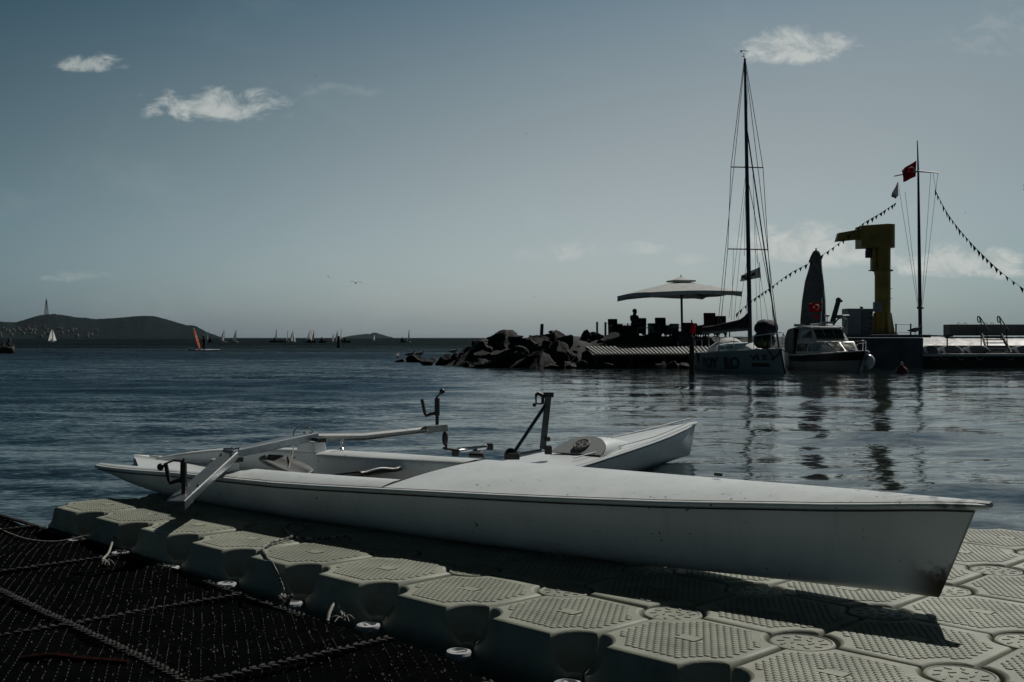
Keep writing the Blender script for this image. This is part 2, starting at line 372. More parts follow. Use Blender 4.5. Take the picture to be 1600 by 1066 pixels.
# ------------------------------------------------------------------ floating dock of pinned plastic cubes
ZD = 0.30                                  # top of the dock above the water
S2 = math.sqrt(.5)
def G(i, j, z=0.0):                        # dock grid (0.5 m cells) -> world
    return Vector((-2.277 + .5 * S2 * (i + j), 5.98 + .5 * S2 * (j - i), ZD + z))
def float_mesh():
    def ring(z, e, ra):
        out = []
        for q in range(4):
            sx, sy = ((1, 1), (-1, 1), (-1, -1), (1, -1))[q]
            a0 = math.asin(e / ra)
            for k in range(11):
                th = a0 + (math.pi / 2 - 2 * a0) * k / 10
                dx, dy = -ra * math.sin(th), -ra * math.cos(th)
                p = (.25 + dx, .25 + dy)
                p = (sx * p[0], sy * p[1]) if q in (0, 2) else (sx * (.25 + dy), sy * (.25 + dx))
                out.append((p[0], p[1], z))
        return out
    prof = [(0, .022, .127), (-.0025, .014, .121), (-.008, .008, .116), (-.016, .0045, .112), (-.03, .003, .110), (-.05, .002, .104), (-.07, .002, .094), (-.088, .002, .078), (-.102, .002, .057), (-.111, .003, .036), (-.30, .006, .030), (-.37, .02, .034)]
    m = MB(); rings = [ring(*p) for p in prof]
    m.grid(rings, closed=True); n = len(rings[0])
    m.add(rings[0], [tuple(range(n))]); m.add(rings[-1], [tuple(range(n))])
    # tread: rows of small raised scales, a plain plate in the middle
    r_ = random.Random(2); k = 0; y = -.205
    while y < .206:
        x = -.21 + (.01325 if k % 2 else 0)
        while x < .211:
            ok = abs(x) < .203 and abs(y) < .203 and all(math.hypot(abs(x) - .25, abs(y) - .25) > .155 for _ in (0,)) and not (abs(x) < .043 and abs(y) < .030)
            if ok:
                h = .0034; a = .0118; b = .0098; vs = []
                for (rr, z) in ((1.0, -.0005), (1.0, h * .7), (.82, h)):
                    vs += [(x + a * rr * math.cos(2 * math.pi * q / 10), y + b * rr * math.sin(2 * math.pi * q / 10), z) for q in range(10)]
                m.add(vs, [(i * 10 + q, i * 10 + (q + 1) % 10, (i + 1) * 10 + (q + 1) % 10, (i + 1) * 10 + q) for i in (0, 1) for q in range(10)] + [tuple(range(20, 30))])
            x += .0265
        y += .0185; k += 1
    m.box((0, 0, .001), (.072, .048, .006))
    return m
def floating_dock():
    t = thing('floating_dock', 'pale grey floating dock of pinned plastic cubes with treaded tops, under the white rowing boat', 'dock', G(4, 2))
    f0 = None; rr = random.Random(5)
    for i in range(-1, 11):
        for j in range(6):
            if (i < 4 and j > 3) or (i < 3 and j > 2): continue
            p = G(i + .5, j + .5) - t.location
            if f0 is None:
                f0 = float_mesh().build('float', M_FLOAT, t, 35); o = f0
                v = [q.co + t.location for q in []]
                f0.data.transform(Matrix.Translation(t.location))      # keep the shared mesh centred on the cube
            else:
                o = f0.copy(); C.objects.link(o); o.parent = t
            o.location = p + Vector((0, 0, rr.uniform(-.003, .003)))
            o.rotation_euler = (rr.uniform(-.006, .006), rr.uniform(-.006, .006), R(-45) + (math.pi if rr.random() < .5 else 0) + rr.uniform(-.004, .004))
    c0 = None
    for i in range(0, 11):
        for j in range(1, 6):
            if (i <= 4 and j > 3) or (i <= 3 and j > 2): continue
            p = G(i, j) - t.location
            if c0 is None:
                m = MB(); m.lathe([(.055, -.06), (.094, -.05), (.1005, -.02), (.1015, -.007), (.098, -.0025), (.092, -.001), (.088, -.004), (.0, -.004)], n=40)
                for r0, n0 in ((.030, 5), (.066, 10)):
                    for k in range(n0):
                        a = 2 * math.pi * (k + .5 * (r0 > .05)) / n0
                        m.box((r0 * math.cos(a), r0 * math.sin(a), -.0035), (.022, .007, .004), Matrix.Rotation(a + (.5 if r0 > .05 else 1.2), 3, 'Z'))
                m.v = [q + t.location for q in m.v]
                o = c0 = m.build('pin_cap', M_FLOAT, t, 35)
            else:
                o = c0.copy(); C.objects.link(o); o.parent = t
            o.location = p + Vector((0, 0, rr.uniform(-.006, -.001))); o.rotation_euler = (0, 0, rr.uniform(0, 6))
    l0 = p0 = None
    M_PIN = mat('white_pin_plastic', (.55, .57, .58), (.4, .42, .43), 20, .35)
    for i in range(0, 11):
        p = G(i, 0, -.155) - t.location
        if l0 is None:
            m = MB().lathe([(.03, -.05), (.056, -.046), (.060, -.03), (.060, -.004), (.055, 0), (.0, 0)], n=28); m.v = [q + t.location for q in m.v]
            l0 = m.build('connector_lug', M_FLOAT, t)
            m = MB().lathe([(.040, -.002), (.0475, .006), (.049, .018), (.043, .027), (.031, .029), (.026, .021), (.012, .020), (.0, .020)], n=24, sx=.95); m.box((0, 0, .022), (.05, .012, .008)); m.v = [q + t.location for q in m.v]
            p0 = m.build('connecting_pin', M_PIN, t)
            a, b = l0, p0
        else:
            a, b = l0.copy(), p0.copy()
            for o in (a, b): C.objects.link(o); o.parent = t
        a.location = p; b.location = p + Vector((-.026, -.026, .001)); b.rotation_euler = (0, 0, rr.uniform(0, 3))
floating_dock()

# ------------------------------------------------------------------ black netting beside the dock
ZN = 0.175
def net():
    M_NET = mat('black_netting', (.0022, .0026, .0028), (.0036, .004, .0042), 8, .95, bump=.01, bscale=60, spec=0.0)
    M_THREAD = mat('black_net_cord', (.036, .036, .035), (.012, .0125, .013), 14, .8, spec=.25)
    t = thing('netting_platform', 'black knotted netting with corded seams stretched out beside the floating dock', 'net', G(3, -2, ZN - ZD))
    def edge(i): return min(-.045, .03 - .066 * i)
    def zz(i, j): return ZN + .026 * mnoise.noise(Vector((i * 1.6, j * 1.1, 0))) - .02 * abs(mnoise.noise(Vector((i * 2.3 + j, j * .9, 8)))) + .024 * mnoise.noise(Vector((i * .25, j * .25, 4)))
    def P(i, j, dz=0.0): p = G(i, j); return Vector((p.x, p.y, zz(i, j) + dz))
    rows = []
    for a in np.linspace(-6, 11, 69): rows.append([P(a, edge(a) - b) for b in np.linspace(0, 5.5, 24)])
    MB().grid(rows).build('net_sheet', M_NET, t, 60)
    rows = [[p - Vector((0, 0, .10)) for p in r] for r in rows]; MB().grid(rows).build('support_sheet', M_NET, t, 60)
    m = MB(); dx, dy = -.27, .963; r_ = random.Random(4)
    for k in range(-70, 90):
        x0 = k * .038 + r_.uniform(-.004, .004)
        s = 2.2
        while s < 9:
            s += .034 + r_.uniform(-.004, .004)
            x = x0 + dx * (s - 4) + .008 * mnoise.noise(Vector((k * 3.1, s * 2, 0))); y = s
            u, v = (x + 2.277) / (.5 * S2), (y - 5.98) / (.5 * S2); i, j = (u - v) / 2, (u + v) / 2
            if i < -5.8 or i > 10.5 or j > edge(i) - .02 or j < edge(i) - 5.4: continue
            if abs(x / y) > .56 or r_.random() < .12: continue
            L = .012 + r_.uniform(-.003, .003); w = .0022 + r_.uniform(-.0007, .0012); z = zz(i, j) + .001
            p = Vector((x, y, z)); d = Vector((dx + r_.uniform(-.12, .12), dy, r_.uniform(-.05, .15))).normalized(); a = Vector((d.y, -d.x, 0))
            m.add([p - d * L, p + a * w, p + d * L, p - a * w, p + Vector((0, 0, w * 1.3))], [(0, 1, 4), (1, 2, 4), (2, 3, 4), (3, 0, 4)])
    tag(m.build('net_cords', M_THREAD, t, 0), kind='stuff')
    def braid(p, q, r, bead):
        m_ = MB(); n = int((q - p).length / bead); d = (q - p).normalized(); a = Vector((d.y, -d.x, 0)); ph = r_.random() * 9
        for k in range(n):
            s_ = (k + .5) / n
            for sg in (-1, 1):
                w = p.lerp(q, s_) + a * (sg * r * .55) + a * .012 * mnoise.noise(Vector((s_ * 6, ph, 0)))
                i, j = 0, 0
                c = Vector((w.x, w.y, w.z + .006 + r_.uniform(-.002, .002)))
                Q = Matrix.Rotation(math.atan2(d.y, d.x) + sg * .55 + r_.uniform(-.15, .15), 3, 'Z')
                m_.ball(c, (bead * .62, r * .42, r * .42), 6, 4, Q)
        return m_
    for i in (-1.1, 1.15, 3.5, 5.6, 7.8):
        braid(P(i, edge(i), .004), P(i - .15, edge(i) - 5.3, .004), .019, .032).build('seam_rope', M_THREAD, t)
    for j in (-1.62, -3.3):
        braid(P(-4, j + .25, .004), P(9.5, j - .3, .004), .019, .034).build('seam_rope', M_THREAD, t)
    braid(P(-5.5, -.05, .01), P(1, edge(1), .01), .018, .036).build('edge_rope', M_THREAD, t); braid(P(1, edge(1), .01), P(10.5, edge(10.5), .01), .018, .036).build('edge_rope', M_THREAD, t)
    m = MB()
    for k in range(1500):
        i = r_.gauss(5.6, 2.0); j = edge(i) - abs(r_.gauss(1.0, .8)); p = P(i, j, .006)
        if p.y < 2.2 or j > edge(i) - .05: continue
        a = r_.uniform(0, 6.3); L = r_.uniform(.004, .013)
        m.add([p, p + Vector((math.cos(a) * L, math.sin(a) * L, r_.uniform(.001, .008))), p + Vector((math.cos(a + .9) * L * .5, math.sin(a + .9) * L * .5, .004))], [(0, 1, 2)])
    o = m.build('dry_debris', mat('dry_leaf_bits', (.10, .09, .075), (.05, .045, .04), 40, .9), None, 0)
    tag(o, 'scattered bits of dry leaf and fluff caught on the black netting', 'debris', kind='stuff')
    # things lying on or tied to the net
    def rope_piece(name, pts, r, label, strands=0, mt=None, tip=None):
        p = [P(*q) for q in pts]
        o = thing(name, label, 'rope', p[0])
        MB().tube(curve(p, 6), r, 6).build('strand', mt or M_ROPE, o)
        if strands:
            m_ = MB(); e = p[-1]
            for k in range(strands):
                a = r_.uniform(0, 6.3); L = r_.uniform(.02, .06)
                m_.tube(curve([e, e + Vector((math.cos(a) * L * .5, math.sin(a) * L * .5, .012 + r_.uniform(0, .012))), e + Vector((math.cos(a) * L, math.sin(a) * L, .004))], 4), r * .45, 5)
            m_.build('frayed_end', mt or M_ROPE, o)
        return o
    def gp(px, py, dz=.01):
        w = on(px, py, ZN); u, v = (w.x + 2.277) / (.5 * S2), (w.y - 5.98) / (.5 * S2); return ((u - v) / 2, (u + v) / 2, dz)
    rope_piece('frayed_rope', [gp(178, 853, .06), gp(170, 866, .03), gp(160, 876, .012), gp(166, 884, .01)], .0055, 'short pale rope with a splayed frayed end lying on the black netting', 12)
    rope_piece('thin_cord', [gp(0, 824), gp(14, 834), gp(46, 841, .016), gp(90, 843), gp(140, 841, .014), gp(152, 846, .004)], .0036, 'long thin pale cord knotted once and trailing over the far corner of the netting', 5)
    rope_piece('rope_knot', [gp(512, 976, .008), gp(516, 969, .03), gp(525, 962, .045), gp(533, 968, .03), gp(536, 975, .008)], .006, 'small arched loop of pale rope knotted to the edge of the netting', 8)
    rope_piece('red_strap', [gp(32, 1032, .004), gp(80, 1036, .012), gp(130, 1039, .006), gp(200, 1040, .004)], .011, 'faded red strap lying in the near left corner of the netting', 0, mat('faded_red_webbing', (.035, .005, .005), (.012, .003, .003), 60, .95, spec=.1))
net()

def mooring_rope():
    m = bpy.data.materials.new('speckled_rope'); m.use_nodes = True; t = NT(m.node_tree); b = t.n['Principled BSDF']
    tc = t.new('ShaderNodeTexCoord'); n = t.noise(tc.outputs['Object'], 75, 1)
    t.l.new(t.mix(t.sm(n, .46, .54), c4((.34, .34, .31)), c4((.03, .03, .03))), b.inputs['Base Color']); b.inputs['Roughness'].default_value = .9
    def d(px, py, z=.012): return on(px, py, ZD + z)
    pts = [d(541, 837), d(500, 842, .009), d(462, 839, .012), d(446, 826, .012), d(458, 817, .012), d(480, 821, .01), d(470, 831, .02), d(452, 840, .014), d(425, 848), d(411, 857, .01), d(418, 872, .008)]
    w = G(4, 0, -.12)
    def face(px, py):                        # just in front of the dock's side
        k = 3.670 / ((px - 800) / F + 1); return at(px, py, k)
    pts += [face(424, 879), face(432, 894), face(440, 914), face(445, 930), Vector((w.x - .05, w.y - .06, ZD - .115))]
    o = thing('mooring_rope', 'black and white speckled rope looped on the dock cubes and tied to a white pin', 'rope', pts[0])
    MB().tube(curve(pts, 8), .0058, 7).build('rope_line', m, o)
    m_ = MB(); c = pts[-1]
    for k in range(3):
        m_.tube([c + Vector((.022 * math.cos(a) + .004 * k, .018 * math.sin(a), .016 * math.sin(a * 2 + k) + .005 * k)) for a in np.linspace(0, 6.0, 14)], .0058, 6)
    m_.build('knot', m, o)
mooring_rope()

# ------------------------------------------------------------------ rowing boats
def gelcoat_worn():
    m = bpy.data.materials.new('worn_white_gelcoat'); m.use_nodes = True; t = NT(m.node_tree); b = t.n['Principled BSDF']
    tc = t.new('ShaderNodeTexCoord'); o = tc.outputs['Object']; p = t.xyz(o)
    n1 = t.noise(o, 3, 5); n2 = t.noise(o, 16, 6, .65); n3 = t.noise(o, 60, 3)
    col = t.mix(t.sm(n1, .35, .7), c4((.71, .74, .735)), c4((.63, .66, .65)))
    scuff = t.m('MULTIPLY', t.sm(n2, .66, .74), t.sm(n3, .45, .6)); col = t.mix(t.m('MULTIPLY', scuff, .55), col, c4((.14, .13, .11)))
    st = t.noise(t.comb(t.m('MULTIPLY', p[0], 9), t.m('MULTIPLY', p[1], 9), t.m('MULTIPLY', p[2], 1.1)), 2.2, 5, .6)
    col = t.mix(t.m('MULTIPLY', t.sm(st, .50, .75), .20), col, c4((.36, .36, .32)))
    nick = t.m('MULTIPLY', t.sm(t.noise(o, 34, 2), .69, .71), t.sm(n1, .48, .55)); col = t.mix(t.m('MULTIPLY', nick, .8), col, c4((.05, .05, .045)))
    # brown wear on the forefoot, grime along the bow tip
    bow = t.m('MULTIPLY', t.sm(p[0], BOWX - .12, BOWX + .0), t.sm(t.m('ADD', p[2], t.m('MULTIPLY', t.m('SUBTRACT', n2, .5), .22)), .17, .10))
    col = t.mix(bow, col, c4((.06, .045, .035)))
    tip = t.m('MULTIPLY', t.sm(p[0], BOWX - .30, BOWX + .05), t.sm(n2, .45, .6)); tip = t.m('MULTIPLY', tip, t.sm(p[2], .345, .365))
    col = t.mix(t.m('MULTIPLY', tip, .75), col, c4((.07, .065, .055)))
    t.l.new(col, b.inputs['Base Color']); t.l.new(t.m('MULTIPLY_ADD', n2, .3, .22), b.inputs['Roughness'])
    b.inputs['Coat Weight'].default_value = .1
    bn = t.new('ShaderNodeBump'); bn.inputs['Distance'].default_value = .0007; t.l.new(n2, bn.inputs['Height']); t.l.new(bn.outputs[0], b.inputs['Normal'])
    return m
A1 = Vector((1.464, 3.855, 0)); D1 = Vector((-.750, .661, 0)); Y1 = Vector((.661, .750, 0))
BOWX = .75 * 2.3
LEN = 5.18; FS = 2.44
def half_beam(s): return sinterp(max(s, 0), [(0, .010), (.11, .030), (.36, .108), (.91, .200), (1.51, .270), (2.11, .325), (3.11, .392), (4.11, .378), (4.6, .350), (5.0, .305), (5.18, .27)])
def sheer(s): return sinterp(max(s, 0), [(0, .385), (.36, .360), (.91, .330), (1.51, .307), (2.11, .287), (3.11, .250), (4.11, .222), (5.14, .165)])
def keel(s): return sinterp(max(s, 0), [(0, .045), (.4, .03), (1.2, .006), (2.4, .0), (3.9, .002), (4.5, .012), (4.9, .05), (5.14, .10)])
def rowing_boat(name, label, base, d, yv, z0, roll, wear, cockpit=True, tail=True):
    t = thing(name, label, 'rowing boat', base + d * 2.3 + Vector((0, 0, z0)))
    def W(s, y, z):
        if tail and s > 4.3 and y > 0:                  # the far side of the open stern runs on further
            q = (s - 4.3) / .88; k = min(1, y / .28); s += .46 * q * k; z -= .125 * q * q * k * (z > .12); y -= .05 * q * k
        return base + d * s + yv * y + Vector((0, 0, z0 + z + roll * y))
    mh = wear
    SS = [0, .03, .08, .16, .28, .42, .6, .8, 1.0, 1.25, 1.5, 1.75, 2.0, FS, 2.6, 2.9, 3.2, 3.45, 3.6, 3.8, 4.0, 4.2, 4.4, 4.6, 4.75, 4.9, 5.05, LEN]
    rows = []
    for s in SS:
        g, k, b = sheer(s) - .012, keel(s), half_beam(s); row = []
        e = np.interp(s, [0, .8, 2, 4, 4.9], [1.15, .95, .62, .56, .5]); c = np.interp(s, [0, 1, 2.5, 4.7], [1.0, 1.05, 1.25, 1.1])
        rake = -.125 * max(0, 1 - s / .7)
        for th in np.linspace(0, math.pi, 27):
            cy = math.cos(th); y = b * math.copysign(abs(cy) ** e, cy); f = math.sin(th) ** c; z = g - (g - k) * f
            row.append(W(s + rake * (1 - f), -y, z))
        rows.append(row)
    MB().grid(rows).build('hull', mh, t, 50)
    # rub rail, overhanging the stem as a blunt tip
    for sg in (-1, 1):
        pts = [W(-.17, sg * .012, .374)] + [W(s - .125 * max(0, 1 - s / .7), sg * (half_beam(s) + .006), sheer(s) - .010) for s in SS]
        MB().tube(pts, [.011] + [.014] * len(SS), 8, flat=.8).build('rub_rail', mh, t)
        sp = [W(s - .125 * max(0, 1 - s / .7), sg * (half_beam(s) + .0035), sheer(s) - .0275) for s in SS]
        MB().tube(sp, .0028, 6).build('seam_shadow_strip', M_BLACK, t)  # black strip along the seam, also painting the shadow line under the rail
    # deck, side decks, cockpit well
    inner = lambda s: np.interp(s, [FS, 3.62, 3.80, 4.2, 4.7, LEN], [.205, .205, .31, .30, .275, .235])
    fl = lambda s: np.interp(s, [2.35, 3.6, 5.14], [.105, .09, .11])
    rows = []
    for s in [-.165] + (SS[:14] if cockpit else SS):
        b = half_beam(max(s, 0)) + (.002 if s >= 0 else -.001); b = max(b, .012); h = sheer(max(s, 0)); row = []
        cr = .013 * min(1, max(s, 0) / .8 + .15); so = s - .125 * max(0, 1 - max(s, 0) / .7) if s >= 0 else -.172
        for q in np.linspace(-1, 1, 15): row.append(W(so, b * q, h + .003 + cr * (1 - q * q)))
        rows.append(row)
    n = len(rows)
    MB().grid(rows).build('foredeck', mh, t, 50)
    if cockpit:
        m = MB(); rows = []
        for s in [FS + .01, 2.6, 2.9, 3.2, 3.45, 3.6, 3.66, 3.72, 3.8, 4.0, 4.2, 4.4, 4.6, 4.8, 5.0, LEN - .005]:
            b, h, i, f = half_beam(s) + .002, sheer(s) + .003, float(inner(s)), float(fl(s)); h2 = h + (.012 if s < 3.65 else .004)
            i = min(i, b - .03)
            half = [(b, h), (b - .01, h + .004), ((b + i) / 2, h2), (i + .022, h2), (i + .010, h2 - .004), (i + .002, h2 - .014), (i, h2 - .03), (i - .008, f + .05), (i - .02, f + .015), (i - .05, f), (0, f - .004)]
            rows.append([W(s, -y, z) for y, z in half] + [W(s, y, z) for y, z in half[-2::-1]])
        m.grid(rows)
        r0 = rows[0]; b, h = half_beam(FS), sheer(FS)
        face = [W(FS + .002, b * q, h + .003 + .013 * (1 - q * q)) for q in np.linspace(-1, 1, 15)]
        m.add(r0[::-1] + face, [tuple(range(len(r0) + 15))])
        m.build('cockpit', mh, t, 50)
        i2 = [W(s, y, fl(s) + .003) for s, y in ((FS + .02, -.15), (FS + .02, .15), (3.65, .15), (3.65, -.15))]
        MB().prism(i2, (0, 0, .006)).build('floor_mat', mat('grey_foam_mat', (.07, .075, .075), None, 30, .9), t, 0)
    return t, W

W_GEL = gelcoat_worn()
boat, W1 = rowing_boat('rowing_boat', 'white open-sterned rowing boat lying on the floating dock with its bow to the right', A1, D1, Y1, ZD + .006, .103, W_GEL)

def oarlock(parent, foot, h, dirv, M=M_BLACK, keeper=True, up=Vector((0, 0, 1)), ball=True):
    """pin with a U-shaped gate opening along dirv"""
    up = up.normalized(); dv = (dirv - up * dirv.dot(up)).normalized()
    MB().tube([foot, foot + up * h * .45], .011, 10).build('oarlock_pin', M, parent)
    g = MB(); b = foot + up * h * .35; r = h * .40
    g.tube([b, b + up * h * .62], [.017, .016], 8)
    g.tube([b + up * h * .10, b + up * h * .06 + dv * r * .5, b + dv * r + up * h * .0, b + dv * r * 1.12 + up * h * .10, b + dv * r * 1.38 + up * h * .58], .0105, 8)
    o = g.build('oarlock_gate', M, parent)
    k = MB(); k.tube([b + up * h * .60, b + up * h * .72], .006, 6)
    if keeper:
        k.tube([b + up * h * .64, b + up * h * .66 + dv * r * .7, b + dv * r * 1.38 + up * h * .56] if not ball else [b + up * h * .62 + dv * r * .1, b + up * h * .84 - dv * r * .4], .0045, 6)
        k.ball((b + up * h * .86 - dv * r * .45) if ball else (b + dv * r * 1.75 + up * h * .46), .018, 10, 8)
    k.build('keeper_screw', M, o)

def rigger_one():
    t = boat
    near, far = at(362, 709, 6.09), at(487, 682, 6.60)
    ne, fe = on(286, 779, .30 + .165), at(697, 668, 7.0)
    bar = MB(); w, h = .085, .046
    bar.bar(near - (far - near).normalized() * .03, far + (far - near).normalized() * .02, w, h)
    bar.build('rigger_bar', M_ALU, t, 0, bevel=.006)
    MB().bar(near + Vector((0, 0, -.004)), ne, w, .040).build('rigger_arm', M_ALU, t, 0, bevel=.006)
    kink = far.lerp(fe, .36) + Vector((0, 0, -.022))
    m = MB(); m.tube([far + Vector((0, 0, -.004)), kink, fe - (fe - kink).normalized() * .12], [.030, .031, .026], 10, flat=.8)
    m.build('rigger_arm', M_ALU, t)
    MB().bar(fe - (fe - kink).normalized() * .14, fe, .06, .042).build('arm_end', M_ALU, t, 0, bevel=.004)
    e2 = (ne - near).normalized()
    MB().bar(ne - e2 * .02, ne + e2 * .09, .092, .045).build('arm_end', M_ALU, t, 0, bevel=.004)
    # mounts on the side decks
    for c, sg in ((near, -1), (far, 1)):
        q = W1(3.78, sg * .30, sheer(3.78) + .01)
        top = Vector((q.x, q.y, c.z - .022))
        mb = MB(); mb.box((q + Vector((0, 0, .03))), (.16, .10, .065), Matrix.Rotation(math.atan2(D1.y, D1.x), 3, 'Z'), .9); mb.build('rigger_mount', M_WHITE, t, 0, bevel=.008)
        z1 = q.z + .055; z2 = max(c.z - .02, z1 + .02)
        mb = MB(); mb.box(((q.x + c.x) / 2 + .05, (q.y + c.y) / 2 - .03, (z1 + z2) / 2), (.05, .07, max(z2 - z1, .03)), Matrix.Rotation(math.atan2(D1.y, D1.x), 3, 'Z')); mb.build('clamp', M_BLACK, t, 0, bevel=.006)
    oarlock(t, ne + Vector((0, 0, .015)) - e2 * .005, .165, Vector((-.9, .1, 0)), ball=False)
    oarlock(t, at(683, 665, 7.0), .175, Vector((-.95, .1, 0)))
    MB().tube([at(683, 675, 7.0), at(683, 669, 7.0)], .014, 8).build('lock_nut', M_BLACK, t)
    ad = (far - near).normalized(); sd_ = Vector((ad.y, -ad.x, 0)); sn = e2.cross(Vector((0, 0, 1))).normalized()
    for p_ in [near.lerp(far, q_) + Vector((0, 0, .0225)) + sd_ * (.026 * k_) for q_ in (.05, .95) for k_ in (-1, 1)] + [near.lerp(ne, q_) + Vector((0, 0, .019)) + sn * (.028 * k_) for q_ in (.12, .82) for k_ in (-1, 1)]:
        MB().lathe([(.009, 0), (.009, .006), (.004, .009), (0, .009)], p_, 8).build('bolt', M_STEEL, t)
    wd_ = MB(); wd_.tube([near + Vector((0, 0, .024)) + e2.cross(Vector((0, 0, 1))).normalized() * (.046 * k_) for k_ in (-1, 0, 1)], .006, 6); wd_.build('weld_bead', M_STEEL, t)
    cl = MB(); p_ = W1(.98, .185, sheer(.98) + .012); cl.box(p_ + Vector((0, 0, .012)), (.034, .012, .012), Matrix.Rotation(math.atan2(D1.y, D1.x), 3, 'Z')); cl.build('deck_cleat', M_BLACK, t, 0)
    # lashing over the bar, small cord down into the cockpit
    c = far + Vector((-.04, -.05, .0)); ln = MB()
    ln.tube([c + Vector((.055 * math.cos(a), .02 * math.cos(a), .012 + .055 * math.sin(a))) for a in np.linspace(-.3, 3.5, 14)], .004, 6); ln.build('lashing', M_ROPE, t)
    MB().tube(curve([at(459, 699, 6.4), at(455, 716, 6.3), at(450, 733, 6.2)], 5), .004, 6).build('cord', M_ROPE, t)
    p = W1(3.58, .36, sheer(3.58) + .012); MB().lathe([(.014, 0), (.014, .008), (.007, .014), (.007, .04), (.013, .046), (.013, .062), (0, .066)], p, 12).build('deck_fitting', M_STEEL, t)
    # sliding seat and foot stretcher in the well
    c = W1(3.08, .02, .225); Q = Matrix.Rotation(math.atan2(D1.y, D1.x), 3, 'Z')
    rows = []
    for u in np.linspace(-.5, .5, 9):
        rows.append([c + Q @ Vector((u * .42, v * .30, .018 * math.cos(v * 6) + .07 * (-u) - .02 + .03 * (abs(v) * 2) ** 2)) for v in np.linspace(-.5, .5, 11)])
    MB().grid(rows).build('seat', M_BLACK, t, 60, solid=.02)
    mb = MB()
    for y in (-.09, .21): mb.bar(W1(2.6, y - .0, .125), W1(3.5, y, .125), .018, .018)
    mb.build('seat_rails', M_DARKMETAL, t, 0)
    mb = MB()
    for sx in (-.1, .1):
        for sy in (-.1, .1): mb.lathe([(.02, -.01), (.024, 0), (.02, .01)], c + Q @ Vector((sx, sy, -.05)), 10)
    mb.build('seat_wheels', M_STEEL, t)
    c = W1(3.60, -.02, .215); rows = []
    for u in np.linspace(-.5, .5, 12):
        hw = .10 * math.sqrt(max(0.02, 1 - (2 * abs(u)) ** 4))
        rows.append([c + Q @ Vector((-u * .36, v * hw, .075 * (-u) + .02 * abs(v))) for v in (-1, -.5, 0, .5, 1)])
    MB().grid(rows).build('rudder_blade', mat('scuffed_grey_plate', (.11, .115, .115), (.05, .055, .055), 9, .6), t, 60, solid=.016)
    mb = MB(); mb.box(W1(3.46, .0, .15), (.16, .12, .05), Q); mb.ball(W1(3.36, .02, .155), (.05, .04, .03), 10, 7, Q); mb.build('foot_strap', M_BLACK, t, 0, bevel=.008)
rigger_one()

